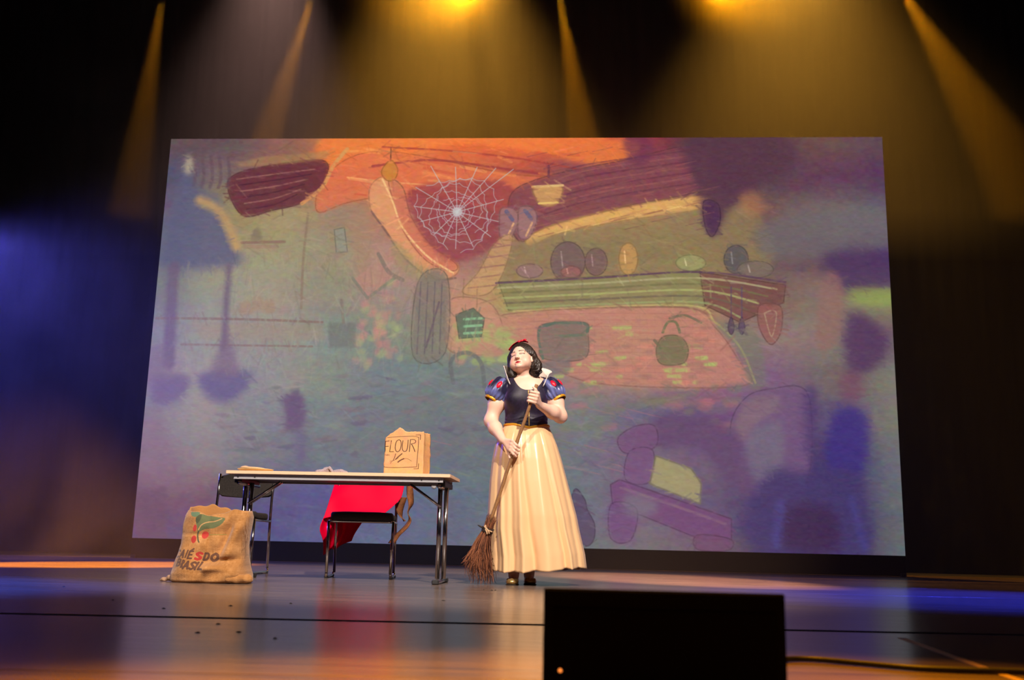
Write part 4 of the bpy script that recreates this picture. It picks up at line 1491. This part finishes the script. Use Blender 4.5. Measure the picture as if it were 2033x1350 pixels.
M_CABLE = material('black_rubber_cable', (.008, .008, .008), .5)
cab = mesh('speaker_cable', *tube_geo(spline([(.352, 2.16, .03), (.41, 2.33, .008), (.50, 2.52, .0075), (.58, 2.56, .0075), (.68, 2.50, .0075), (.78, 2.435, .0075), (.90, 2.42, .0075), (1.04, 2.425, .0075), (1.4, 2.40, .0075), (2.2, 2.5, .0075)], 8), .0068, 10), M_CABLE)
tag(cab, 'black cable running over the floor from the monitor to the right', 'cable')
M_STREAK = material('painted_light_streak', srgb(170, 140, 90), .5)  # colour of a flat strip that stands in for a streak of light
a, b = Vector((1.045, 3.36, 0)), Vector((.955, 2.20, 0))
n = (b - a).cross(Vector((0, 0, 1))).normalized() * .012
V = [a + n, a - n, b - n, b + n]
tp = mesh('light_streak_strip', [(p.x, p.y, .0004) for p in V] + [(p.x, p.y, .0012) for p in V], [(3, 2, 1, 0), (4, 5, 6, 7), (0, 1, 5, 4), (1, 2, 6, 5), (2, 3, 7, 6), (3, 0, 4, 7)], M_STREAK, smooth=False)
tag(tp, 'pale strip standing in for a light streak on the floor behind the black cable', 'tape')  # not real tape: the strip stands in for a streak of light
M_CRUMB = material('dark_scraps', (.012, .01, .008), .9)
spots = [(-.52, 6.0), (-.47, 5.95), (-.45, 5.97), (-.60, 4.75), (-1.9, 4.15), (-1.35, 4.0), (-1.52, 3.75), (-1.83, 3.1), (-1.18, 4.25), (-1.05, 2.85), (-.95, 2.9), (-.80, 2.75), (-1.1, 3.15), (-2.6, 5.1), (.9, 5.6)]
g = []
for x, y in spots:
    r = rg.uniform(.005, .010)
    n = 7
    base = [(x + r * rg.uniform(.7, 1.6) * math.cos(2 * math.pi * k / n), y + r * rg.uniform(.6, 1.2) * math.sin(2 * math.pi * k / n), .0005) for k in range(n)]
    g.append((base + [(x, y, .004)], [(k, (k + 1) % n, n) for k in range(n)] + [tuple(range(n))[::-1]]))
cr = mesh('floor_scraps', *join_geo(g), M_CRUMB, smooth=False)
cr['kind'] = 'stuff'
cr['label'] = 'tiny dark scraps scattered over the stage floor'
# ------------------------------------------------------------------ performer
PX, PY = -.335, 7.0
person = empty('person', (PX, PY, 0))
tag(person, 'person in navy velvet bodice, puffed sleeves and long golden skirt holding a broom', 'person')


def pmesh(name, v, f, mat, **kw):
    return mesh(name, np.asarray(v, float) - np.array((PX, PY, 0)), f, mat, kw.pop('parent', person), **kw)


def rot3(th, ps, ro):
    a, b, g = [-math.radians(q) for q in (th, ps, ro)]
    Rx = np.array([[1, 0, 0], [0, math.cos(a), -math.sin(a)], [0, math.sin(a), math.cos(a)]])
    Rz = np.array([[math.cos(b), -math.sin(b), 0], [math.sin(b), math.cos(b), 0], [0, 0, 1]])
    Ry = np.array([[math.cos(g), 0, math.sin(g)], [0, 1, 0], [-math.sin(g), 0, math.cos(g)]])
    return Ry @ Rz @ Rx


HR = rot3(22, 15, 13)
HC = np.array((-.3787, 6.974, 1.556))
W_ = lambda *p: HC + HR @ np.array(p, float)

# broom axis (the hands close around it)
BT, BA = np.array((-.258, 6.70, 1.337)), np.array((-.321, .10, -.989))
BA = BA / np.linalg.norm(BA)
BC = np.array((0, -1., 0)) - BA * (-BA[1])
BC /= np.linalg.norm(BC)
BS = np.cross(BC, BA)
BS = BS if BS[0] > 0 else -BS


def B(t, s, c):
    return BT + BA * t + BS * s + BC * c


def torso(F_):
    F_.ell((-.340, 7.005, 1.24), (.150, .112, .20), k=.04)
    F_.ell((-.337, 7.00, 1.08), (.149, .112, .14), k=.04)
    F_.ell((-.408, 6.930, 1.265), (.070, .068, .070), k=.05)
    F_.ell((-.272, 6.930, 1.265), (.070, .068, .070), k=.05)
    F_.cap((-.485, 7.005, 1.372), (-.215, 7.005, 1.376), .052, .052, .05)
    F_.cap((-.40, 6.985, 1.392), (-.30, 6.985, 1.394), .050, .050, .05)
    F_.ell((-.340, 6.955, 1.345), (.110, .060, .07), k=.05)


fs = Field((-.70, 6.62, -.01), (.03, 7.22, 1.72), .0031)
torso(fs)
fs.ell((-.325, 7.01, .93), (.175, .135, .16), k=.06)
# legs and feet
for (hx, kx, ax, ay, tx, ty) in ((-.41, -.405, -.400, 6.91, -.401, 6.81), (-.25, -.285, -.302, 7.06, -.292, 6.97)):
    fs.cap((hx, 7.0, .88), (kx, 7.01, .50), .090, .058, .05)
    fs.cap((kx, 7.01, .50), (ax, ay + .02, .09), .058, .034, .03)
    fs.cap((ax, ay + .02, .09), (ax, ay + .04, .035), .034, .030, .02)
    fs.cap((ax, ay, .05), (tx, ty + .01, .024), .030, .024, .03)
# neck
fs.cap((-.345, 7.015, 1.375), W_(.002, .036, -.070), .060, .054, .022)
fs.cap((-.350, 6.995, 1.38), W_(0, .012, -.080), .044, .042, .02)
# arms
sL, eL, wL = np.array((-.520, 7.0, 1.352)), np.array((-.588, 6.965, 1.115)), np.array((-.487, 6.790, .962))
sR, eR, wR = np.array((-.168, 7.0, 1.352)), np.array((-.098, 6.945, 1.152)), np.array((-.240, 6.755, 1.203))
for s_, e_, w_ in ((sL, eL, wL), (sR, eR, wR)):
    mid = (s_ + e_) / 2
    fs.cap(s_, mid, .056, .055, .03)
    fs.cap(mid, e_, .055, .044, .03)
    m2 = e_ * .62 + w_ * .38
    fs.cap(e_, m2, .044, .044, .03)
    fs.cap(m2, w_, .044, .0265, .03)
# upper hand: four fingers round the stick, thumb along the top
tu = .094
for i, o_ in enumerate((-.034, -.0115, .0105, .031)):
    t = tu + o_
    lng = (1.0, 1.06, 1.0, .84)[i]
    mcp = B(t - .004, .030, .026 if i < 3 else .022)
    fs.cap(wR + (mcp - wR) * .12, mcp, .0165, .0112, .012)
    fs.chain([mcp, B(t, -.018 * lng, .0225), B(t, -.0255 * lng, .002), B(t + .001, -.012, -.018)], [.0108, .0098, .0088, .0075], .006, .003)
    fs.ell(mcp, (.0115, .0115, .0115), k=.006)
fs.chain([wR + (B(tu - .01, .03, .0) - wR) * .35, B(tu - .034, .026, -.006), B(tu - .056, .006, .0155), B(tu - .066, -.014, .012)], [.015, .0125, .0105, .0085], .012, .004)
# lower hand: back of the hand to the front, fingertips past the stick
tl = .452
for i, o_ in enumerate((-.030, -.008, .014, .034)):
    t = tl + o_
    lng = (.95, 1.05, 1.0, .82)[i]
    mcp = B(t - .006, -.032 + .002 * i, .021)
    fs.cap(wL + (mcp - wL) * .15, mcp, .0165, .0112, .012)
    fs.ell(mcp, (.0112, .0112, .0112), k=.006)
    fs.chain([mcp, B(t + .012, .004 * lng, .0245), B(t + .020, .0265 * lng, .010), B(t + .022, .030 * lng, -.010)], [.0106, .0094, .0084, .0070], .006, .003)
fs.chain([wL + (B(tl, -.03, 0) - wL) * .40, B(tl + .030, -.040, .002), B(tl + .058, -.026, .0), B(tl + .078, -.014, .006)], [.0155, .0125, .0100, .0082], .012, .004)

# head and face
fs.ell(W_(0, .012, .030), (.076, .096, .096), HR, .02)
fs.ell(W_(0, -.022, -.018), (.070, .072, .070), HR, .022)
fs.ell(W_(0, -.052, -.083), (.038, .034, .024), HR, .024)
for s in (-1, 1):
    fs.ell(W_(s * .040, -.052, -.052), (.032, .032, .036), HR, .025)       # cheeks
    fs.ell(W_(s * .046, -.014, -.064), (.025, .044, .026), HR, .025)        # jaw
    fs.ell(W_(s * .031, -.0745, .001), (.0185, .013, .0125), HR, .010)     # closed lids
    fs.cap(W_(s * .012, -.0875, .0185), W_(s * .048, -.074, .020), .0075, .006, .010)   # brow ridge
    fs.ell(W_(s * .0105, -.0985, -.0385), (.0078, .0090, .0065), HR, .006) # nostril wings
    fs.ell(W_(s * .0052, -.1035, -.0462), (.0032, .0045, .0030), HR, .003, True)
    # ears
    fs.ell(W_(s * .0765, .006, -.014), (.010, .018, .029), HR, .006)
    fs.ell(W_(s * .0840, .002, -.012), (.005, .009, .015), HR, .004, True)
fs.cap(W_(0, -.0845, .012), W_(0, -.1045, -.034), .0075, .0092, .012)
fs.ell(W_(0, -.1065, -.0365), (.0088, .0090, .0080), HR, .006)
fs.cap(W_(-.020, -.0830, -.0655), W_(0, -.0935, -.0625), .0050, .0062, .006)
fs.cap(W_(.020, -.0830, -.0655), W_(0, -.0935, -.0625), .0050, .0062, .006)
fs.cap(W_(-.015, -.0855, -.0745), W_(.015, -.0855, -.0745), .0072, .0072, .006)
fs.cap(W_(-.021, -.0900, -.0690), W_(.021, -.0900, -.0690), .0012, .0012, .003, True)
fs.ell(W_(0, -.0775, -.0960), (.020, .015, .013), HR, .012)
v, f = fs.surface()
v = relax(v, f, 1, .4)
# make-up and skin tone, with shade painted into nostrils and lip parting
loc = (v - HC) @ HR
x, y, z = loc[:, 0], loc[:, 1], loc[:, 2]
skin = np.tile(np.array(srgb(242, 198, 174)), (len(v), 1))
face = (y < -.02) & (np.abs(z) < .14) & (np.abs(x) < .1) & (np.linalg.norm(loc, axis=1) < .16)


def paint(msk, c, a):
    a_ = (np.clip(msk, 0, 1) * a)[:, None]
    skin[:] = skin * (1 - a_) + np.array(c) * a_


sm = lambda d, w: np.clip(.5 - d / w, 0, 1)
for s in (-1, 1):
    paint(np.exp(-((x - s * .043) ** 2 + (z + .040) ** 2) / .00045) * face, srgb(236, 140, 120), .45)
    paint(np.exp(-((x - s * .032) ** 2 / .0004 + (z - .007) ** 2 / .00006)) * face, srgb(196, 124, 104), .55)
    lz = -.0065 + 4.0 * (x - s * .031) ** 2
    paint(sm(np.abs(z - lz) - .0032, .0026) * sm(np.abs(x - s * .033) - .0185, .003) * face, srgb(44, 22, 18), 1)
    bz = .0245 - 9 * (x - s * .037) ** 2 + .06 * (np.abs(x) - .03)
    paint(sm(np.abs(z - bz) - .0050, .0034) * sm(np.abs(x - s * .034) - .021, .005) * face, srgb(52, 28, 22), .95)
    paint(np.exp(-((x - s * .0055) ** 2 + (z + .0462) ** 2) / .000016) * (y < -.09) * face, srgb(92, 40, 32), .9)
up = .0062 * np.clip(1 - (np.abs(x) / .0235) ** 2, 0, 1) - .0016 * np.exp(-(x / .004) ** 2)
lo_ = .0098 * np.clip(1 - (np.abs(x) / .0235) ** 2, 0, 1)
lipm = sm(z - (-.0685 + up), .002) * sm((-.0685 - lo_) - z, .002) * (np.abs(x) < .024) * face * (y < -.06)
paint(lipm, srgb(190, 12, 40), .95)
paint(sm(np.abs(z + .0690) - .0008, .0015) * (np.abs(x) < .021) * face * (y < -.06), srgb(90, 6, 20), .7)
# nails of the lower hand, dark polish
for i, o_ in enumerate((-.030, .034)):
    tip = B(tl + o_ + .022, .030, -.004)
    paint(np.exp(-((v - tip) ** 2).sum(1) / .00003), srgb(70, 62, 72), .6)
M_SKIN = tint_material('skin', .45, Subsurface_Weight=.10, Subsurface_Scale=.005)
M_SKIN.node_tree.nodes['Principled BSDF'].inputs['Subsurface Radius'].default_value = (1, .35, .2)
body = pmesh('body', v, f, M_SKIN, col=skin)

# ---- hair
fh = Field((-.56, 6.80, 1.36), (-.20, 7.16, 1.75), .0031)
fh.ell(W_(0, .022, .038), (.092, .104, .104), HR, .02)
fh.ell(W_(0, .050, -.030), (.090, .078, .085), HR, .03)
fh.cap(W_(-.074, -.010, .03), W_(-.084, .0, -.085), .028, .030, .02)
fh.cap(W_(-.084, .0, -.085), W_(-.068, -.006, -.118), .028, .020, .02)
fh.cap(W_(.078, .005, .03), W_(.096, .022, -.06), .028, .036, .02)
fh.cap(W_(.096, .022, -.06), W_(.088, .020, -.118), .036, .028, .02)
fh.cap(W_(.06, .06, -.09), W_(-.06, .06, -.09), .045, .045, .03)
for k in range(34):      # curled ends
    a = RNG.uniform(0, 1)
    c = W_(.100 + RNG.uniform(-.02, .026), .010 + RNG.uniform(-.04, .03), -.03 - .10 * a)
    fh.ell(c, (.010, .009, .014), k=.014)
X, Y, Z = fh.coords()
lx, ly, lz = [HR[0, i] * (X - HC[0]) + HR[1, i] * (Y - HC[1]) + HR[2, i] * (Z - HC[2]) for i in range(3)]
ang_ = np.arctan2(lx, ly + .02)
fh.d += (.0022 * np.sin(ang_ * 46 + lz * 30 + 2.5 * np.sin(lz * 45)) + .0012 * np.sin(ang_ * 97 + lz * 55)).astype(np.float32)
fh.ell(W_(0, -.112, -.050), (.068, .085, .104), HR, .012, True)
fh.ell(W_(.010, -.122, .010), (.062, .080, .062), HR, .012, True)
fh.ell(W_(.084, -.030, -.022), (.022, .034, .034), HR, .008, True)
v, f = fh.surface()
M_HAIR = material('dark_brown_hair', (.022, .012, .008), .45, noise=(50, .5), Specular_IOR_Level=.6)
pmesh('hair', v, f, M_HAIR)

# ---- red ribbon with a bow
M_RIB = material('red_ribbon', srgb(206, 20, 46), .4)
arc = [W_(.105 * math.sin(a), -.012, .036 + .113 * math.cos(a)) for a in np.linspace(-.95, .62, 16)]
V = []
for p in arc:
    out_ = (p - W_(0, -.012, .036))
    out_ /= np.linalg.norm(out_)
    fw = HR @ np.array((0, -1., 0))
    for t, o_ in ((-.010, -.001), (-.004, .0025), (.004, .0025), (.010, -.001)):
        V.append(p + fw * t + out_ * o_)
rb = solidify(pmesh('hair_ribbon', V, grid_faces(4, 16), M_RIB), .003, 0)
fb_ = Field((-.52, 6.84, 1.60), (-.26, 7.06, 1.76), .0025)
c0 = W_(.020, -.018, .146)
rx = HR @ np.array((1., 0, 0))
rz_ = HR @ np.array((0, 0, 1.))
fb_.ell(c0, (.009, .009, .008), k=.004)
for s in (-1, 1):
    fb_.cap(c0, c0 + rx * s * .024, .005, .010, .004)
    fb_.ell(c0 + rx * s * .026, (.008, .011, .007), k=.004)
v, f = fb_.surface()
pmesh('hair_bow', v, f, M_RIB)

# ---- velvet bodice
fbod = Field((-.56, 6.80, 1.02), (-.11, 7.20, 1.50), .0036)
torso(fbod)
fbod.d -= .0075
X, Y, Z = fbod.coords()
dxn = np.abs(X + .325)
neckl = 1.326 + .105 * (dxn / .112) ** 2.6 + .10 * np.clip((Y - 6.97) / .06, 0, 1)
fbod.d = np.maximum(fbod.d, (Z - neckl).astype(np.float32) * .8)
waist = 1.088 - .024 * np.clip(1 - np.abs(X + .312) / .11, 0, 1) * (Y < 7.0)
fbod.d = np.maximum(fbod.d, (waist - Z).astype(np.float32))
fbod.d = np.maximum(fbod.d, (np.abs(X + .347) - .158).astype(np.float32))
fbod.d += (.0013 * np.sin(Z * 260 + 2 * np.sin(X * 40)) * np.exp(-((Z - 1.11) / .03) ** 2)).astype(np.float32)
v, f = fbod.surface()
M_VELVET = material('navy_velvet', (.012, .007, .026), .55, noise=(60, .5), bump=(400, .06), Sheen_Weight=.55, Sheen_Roughness=.35)
M_VELVET.node_tree.nodes['Principled BSDF'].inputs['Sheen Tint'].default_value = (.42, .22, .75, 1)
bod = pmesh('bodice', v, f, M_VELVET)
BODV = v


def front_y(x, z):
    """front surface of the bodice at x, z"""
    d = np.abs(BODV[:, 0] - x) + np.abs(BODV[:, 2] - z) + (BODV[:, 1] > 7.0) * 9
    return BODV[np.argsort(d)[:6], 1].min()


M_GOLD = material('gold_trim', srgb(226, 160, 40), .35, .35)
M_CORD = material('pale_gold_cord', srgb(230, 190, 110), .4, .3, bump=(300, .5))
pts = [(-.322 + .010 * t, front_y(-.322 + .010 * t, 1.322 - .25 * t) - .003, 1.322 - .25 * t) for t in np.linspace(0, 1, 22)]
pmesh('front_cord', *tube_geo(pts, [.0042 if k % 2 else .0034 for k in range(22)], 8), M_CORD)
# waist piping follows the point of the bodice
wx, wd = .158, .121
pip = []
for a in np.linspace(0, 2 * math.pi, 73)[:-1]:
    x_, y_ = -.337 + wx * math.cos(a), 7.0 + wd * math.sin(a)
    z_ = 1.086 - (.024 * max(0, 1 - abs(x_ + .312) / .11) if y_ < 7.0 else 0)
    pip.append((x_, y_, z_))
pip.append(pip[0])
V = []
for x_, y_, z_ in pip:
    n_ = np.array((x_ + .337, (y_ - 7.0) * 1.5, 0))
    n_ /= np.linalg.norm(n_)
    for dz, do in ((-.007, .001), (-.003, .0045), (.003, .0045), (.007, .001)):
        V.append((x_ + n_[0] * do, y_ + n_[1] * do, z_ + dz))
solidify(pmesh('waist_piping', V, grid_faces(4, 73), M_GOLD), .003, -1)

# ---- standing white collar
M_COLLAR = material('white_collar', srgb(246, 226, 212), .7, Subsurface_Weight=.05)
base = [(-.452, 6.915, 1.362), (-.485, 6.975, 1.412), (-.480, 7.03, 1.432), (-.43, 7.085, 1.437), (-.345, 7.105, 1.438), (-.26, 7.085, 1.437), (-.212, 7.035, 1.432), (-.205, 6.965, 1.400), (-.222, 6.905, 1.352)]
top_ = [(-.458, 6.910, 1.370), (-.500, 6.950, 1.496), (-.510, 7.05, 1.525), (-.465, 7.14, 1.545), (-.345, 7.17, 1.55), (-.22, 7.14, 1.525), (-.165, 7.07, 1.490), (-.185, 6.955, 1.450), (-.216, 6.895, 1.358)]
bs, ts = spline(base, 8), spline(top_, 8)
V = []
for j in range(9):
    t = j / 8
    r_ = bs * (1 - t) + ts * t
    r_[:, 2] += .008 * math.sin(t * math.pi)
    V.append(r_)
V = np.concatenate(V)
solidify(pmesh('collar', V, grid_faces(len(bs), 9), M_COLLAR), .004, 0)

# ---- puffed sleeves
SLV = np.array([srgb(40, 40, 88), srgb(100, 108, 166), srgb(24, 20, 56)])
M_SATIN = tint_material('blue_satin', .33, Sheen_Weight=.2, Specular_IOR_Level=.6)
M_TEAR = material('red_satin_inset', (.80, .004, .03), .35)
for name_, a0, a1, sg in (('left', (-.487, 7.0, 1.408), (-.578, 6.975, 1.268), -1), ('right', (-.208, 7.0, 1.408), (-.118, 6.965, 1.275), 1)):
    a0, a1 = np.array(a0), np.array(a1)
    ax_ = (a1 - a0) / np.linalg.norm(a1 - a0)
    e1 = np.array((0, -1., 0)) - ax_ * (-ax_[1])
    e1 /= np.linalg.norm(e1)
    e2 = np.cross(ax_, e1)
    L_ = np.linalg.norm(a1 - a0)
    nU, nV = 120, 34
    prof = spline([(0, .030), (.02, .052), (.16, .072), (.42, .083), (.68, .085), (.86, .078), (.97, .064), (1.0, .056)], 6)
    V, Cc = [], []
    for j in range(nV):
        t = j / (nV - 1)
        r0 = np.interp(t, prof[:, 0], prof[:, 1])
        for k in range(nU):
            a = 2 * math.pi * k / nU
            g_ = .0058 * math.sin(a * 17 + 2.0 * math.sin(t * 3 + sg)) * (abs(t - .45) * 1.8) ** 1.3 + .003 * math.sin(a * 7 + t * 5)
            r = r0 + g_
            p = a0 + ax_ * (t * L_) + (e1 * math.cos(a) + e2 * math.sin(a)) * r
            V.append(p)
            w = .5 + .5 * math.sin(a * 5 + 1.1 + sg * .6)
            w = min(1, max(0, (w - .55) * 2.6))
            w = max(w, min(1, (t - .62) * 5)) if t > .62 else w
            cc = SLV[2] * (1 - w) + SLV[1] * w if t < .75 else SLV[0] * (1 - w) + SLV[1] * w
            Cc.append(cc)
    pv = np.array(V)
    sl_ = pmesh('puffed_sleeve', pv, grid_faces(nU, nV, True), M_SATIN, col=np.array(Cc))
    V = []
    ctr = a1
    for j, (dt, rr) in enumerate(((-.004, .0565), (.000, .0605), (.012, .0600), (.016, .0565))):
        for k in range(40):
            a = 2 * math.pi * k / 40
            V.append(ctr + ax_ * dt + (e1 * math.cos(a) + e2 * math.sin(a)) * rr)
    pmesh('sleeve_band', V, grid_faces(40, 4, True), M_GOLD)
    # teardrop insets: little domed ovals sitting on the puff
    for az, tc in ((.14, .42) if sg < 0 else (.38, .46), (1.15, .48)):
        az = az * (1 if e2[0] * sg > 0 else -1)
        V = []
        for j in range(7):
            q = j / 6
            for k in range(24):
                b_ = 2 * math.pi * k / 24
                da = .18 * q * math.cos(b_) * (1 + .0 * math.sin(b_))
                dt = .17 * q * math.sin(b_)
                t = tc + dt
                a = az + da
                r = np.interp(t, prof[:, 0], prof[:, 1]) + .0045 + .006 * (1 - q * q)
                V.append(a0 + ax_ * (t * L_) + (e1 * math.cos(a) + e2 * math.sin(a)) * r)
        pmesh('teardrop_inset', V, grid_faces(24, 7, True), M_TEAR)

# ---- long skirt
nU, nV = 420, 90
ZH = [.100, .20, .37, .46, .69, .85, .95, 1.03, 1.088]
XA = [.337, .330, .318, .308, .273, .244, .219, .185, .156]
XC = [-.247, -.252, -.280, -.287, -.315, -.330, -.337, -.337, -.337]
YA = [.315, .305, .285, .275, .235, .205, .182, .152, .119]
FO = [(-2.75, .10, 1.0), (-2.45, .06, -.7), (-2.22, .055, .9), (-2.02, .06, -1.0), (-1.80, .07, .9), (-1.58, .075, -1.1), (-1.28, .13, .9),
      (-.92, .055, -1.0), (-.78, .05, .8), (-.52, .08, -.7), (-.25, .09, .7), (-2.95, .05, -.6)]
V = []
rg = np.random.default_rng(33)
for j in range(nV):
    t = j / (nV - 1)
    z0 = 1.086 - (1.086 - .100) * t
    xa, xc, ya = (np.interp(z0, ZH, q) for q in (XA, XC, YA))
    for k in range(nU):
        a = 2 * math.pi * k / nU - math.pi
        amp = .036 * (t ** .75)
        d = 0
        for c_, w_, s_ in FO:
            cc = c_ + .10 * (1 - t) * math.sin(c_ * 9)
            q = (a - cc + math.pi) % (2 * math.pi) - math.pi
            d += s_ * math.exp(-(q / w_) ** 2)
        if a > 0:
            d += .9 * math.sin(a * 14)
        else:
            d += .10 * math.sin(a * 19 + 3 * t)
        pl = .0007 * math.sin(a * 64) * math.exp(-t / .10)
        kx = 1 + (d * amp + pl) / .33
        x_ = xc + xa * math.cos(a) * (1 + (kx - 1) * .25)
        y_ = 7.0 + ya * math.sin(a) * kx
        z_ = z0
        if t < .25:
            z_ -= (.024 * max(0, 1 - abs(x_ + .312) / .11) if y_ < 7.0 else 0) * (1 - t / .25)
        if t > .6:
            z_ += (.010 * math.cos(a * 2 + .8) - .006 * d + .012 * (x_ + .247) / .33) * (t - .6) / .4
        V.append((x_, y_, z_))
M_SKIRT = material('gold_satin', srgb(234, 192, 142), .29, Sheen_Weight=.15, Specular_IOR_Level=.55, bump=(25, .05))
sk_ = pmesh('skirt', V, grid_faces(nU, nV, True)[:, ::-1], M_SKIRT)
solidify(sk_, .003, -1)

# ---- shoes
M_SHOE = material('gold_leather', srgb(214, 176, 110), .22, .75)
M_SOLE = material('dark_sole', (.03, .02, .015), .7)
for (hx, hy, tx, ty) in ((-.399, 6.96, -.402, 6.775), (-.305, 7.10, -.290, 6.93)):
    fo = Field((min(hx, tx) - .07, ty - .06, -.005), (max(hx, tx) + .07, hy + .06, .12), .0028)
    fo.cap((hx, hy, .032), (tx, ty + .04, .026), .032, .034, .01)
    fo.ell((tx, ty + .030, .022), (.041, .055, .026), k=.02)
    X, Y, Z = fo.coords()
    u = (X - tx)
    fo.d = np.maximum(fo.d, (Z - (.046 + .10 * np.clip((Y - ty - .05), 0, .1) * 0 + .012 * np.clip((Y - ty - .06) / .1, 0, 1) - .004 * np.abs(np.sin(u * 75)))).astype(np.float32))
    fo.d = np.maximum(fo.d, (.004 - Z + X * 0).astype(np.float32))
    v, f = fo.surface()
    sh = pmesh('shoe', v, f, M_SHOE)
    fo = Field((min(hx, tx) - .07, ty - .06, -.005), (max(hx, tx) + .07, hy + .06, .02), .0028)
    fo.cap((hx, hy, .006), (tx, ty + .04, .006), .034, .036, .01)
    fo.ell((tx, ty + .030, .006), (.043, .057, .02), k=.02)
    X, Y, Z = fo.coords()
    fo.d = np.maximum(np.maximum(fo.d, (Z - .0055).astype(np.float32) + 0 * fo.d), (.0004 - Z + X * 0).astype(np.float32))
    v, f = fo.surface()
    pmesh('sole', v, f, M_SOLE, parent=sh)

# ------------------------------------------------------------------ besom broom
M_STICK = material('broom_stick_wood', srgb(150, 108, 66), .6, noise=(24, .22), scale=(3, 3, 1), bump=(40, .3))
M_TWIG = tint_material('birch_twigs', .75)
M_BIND = material('dark_binding', (.03, .018, .012), .7)
M_TIE = material('pale_cloth_tie', srgb(206, 170, 130), .85)
broom = empty('broom', tuple(BT + BA * 1.395))
tag(broom, 'rustic twig broom with a wooden handle held diagonally by the performer', 'broom')
O_ = np.array(broom.location)
sub = lambda q: [tuple(np.asarray(p, float) - O_) for p in q]
st = [BT + BA * t + np.array((.0016 * math.sin(t * 9), 0, 0)) for t in np.linspace(0, 1.06, 40)]
mesh('handle', *(lambda g: (sub(g[0]), g[1]))(tube_geo(st, [.0115 + .0008 * math.sin(k * 1.3) + .0022 * max(0, .15 - k / 40) for k in range(40)], 14)), M_STICK, broom)
V, F, Ct = [], [], []
tie = BT + BA * 1.035
rg = np.random.default_rng(77)
for k in range(330):
    a = rg.uniform(0, 2 * math.pi)
    r0 = .012 + .019 * math.sqrt(rg.random())
    d0 = BS * math.cos(a) + BC * math.sin(a)
    spread = rg.uniform(.2, 1.0) ** .8 * .088
    ln = rg.uniform(.26, .352)
    up_ = rg.uniform(.03, .11) if k % 3 == 0 else .02
    lean = BS * (.022 + .10 * max(0, -(d0 @ BS)) * spread)
    P_ = [tie - BA * up_ + d0 * (r0 * (1 + up_ * 2)), tie + d0 * r0,
          tie + BA * ln * .35 + d0 * (r0 + spread * .34 * 1) + rg.normal(0, .004, 3),
          tie + BA * ln * .7 + d0 * (r0 + spread * .78) + lean + rg.normal(0, .009, 3),
          tie + BA * ln + d0 * (r0 + spread) + lean * 2.5 + rg.normal(0, .012, 3)]
    P_ = [np.array((p[0], p[1], max(p[2], .003))) for p in spline(P_, 3)]
    th = rg.uniform(.0011, .0021)
    g_ = tube_geo(P_, list(np.linspace(th, th * .55, len(P_))), 4, False)
    n_ = len(V)
    V += sub(g_[0])
    F += [tuple(i + n_ for i in q) for q in g_[1]]
    c_ = np.array(srgb(*[(132, 76, 46), (96, 52, 34), (160, 100, 64), (70, 38, 28)][k % 4]))
    Ct += [c_] * len(g_[0])
    if k % 2 == 0:      # side shoot
        b_ = P_[7]
        q = [b_, b_ + BA * .05 + d0 * .018 + rg.normal(0, .010, 3), b_ + BA * .10 + d0 * .03 + rg.normal(0, .014, 3)]
        q = [np.array((p[0], p[1], max(p[2], .003))) for p in q]
        g_ = tube_geo(q, [th * .7, th * .6, th * .4], 4, False)
        n_ = len(V)
        V += sub(g_[0])
        F += [tuple(i + n_ for i in p) for p in g_[1]]
        Ct += [c_] * len(g_[0])
br = mesh('bristles', V, F, M_TWIG, broom, col=np.array(Ct))
br['kind'] = 'stuff'
ring = lambda t, r, n=24: [tie + BA * (t + .002 * math.sin(6.283 * k / n * 2)) + (BS * math.cos(6.283 * k / n) + BC * math.sin(6.283 * k / n)) * r for k in range(n + 1)]
g = [tube_geo(ring(dt, .036), .0045, 8) for dt in (-.012, -.004, .005, .013)]
g.append(tube_geo([B(1.03, -.03, .02), B(1.026, -.055, .02), B(1.024, -.072, .018)], [.006, .006, .002], 8))
g.append(tube_geo([B(1.03, .03, .02), B(1.016, .045, .02)], [.005, .003], 8))
v, f = join_geo(g)
mesh('binding', sub(v), f, M_BIND, broom)
g = []
for pl in ([B(1.015, -.026, .030), B(1.026, -.008, .043), B(1.032, .012, .043), B(1.034, .036, .028)], [B(1.030, -.012, .042), B(1.045, .004, .046), B(1.058, .010, .044)],
           [B(1.006, -.020, .036), B(1.020, -.012, .042), B(1.034, .010, .046), B(1.050, .022, .040)]):
    g.append(tube_geo(spline(pl, 5), .0052, 8))
v, f = join_geo(g)
mesh('cloth_tie', sub(v), f, M_TIE, broom)
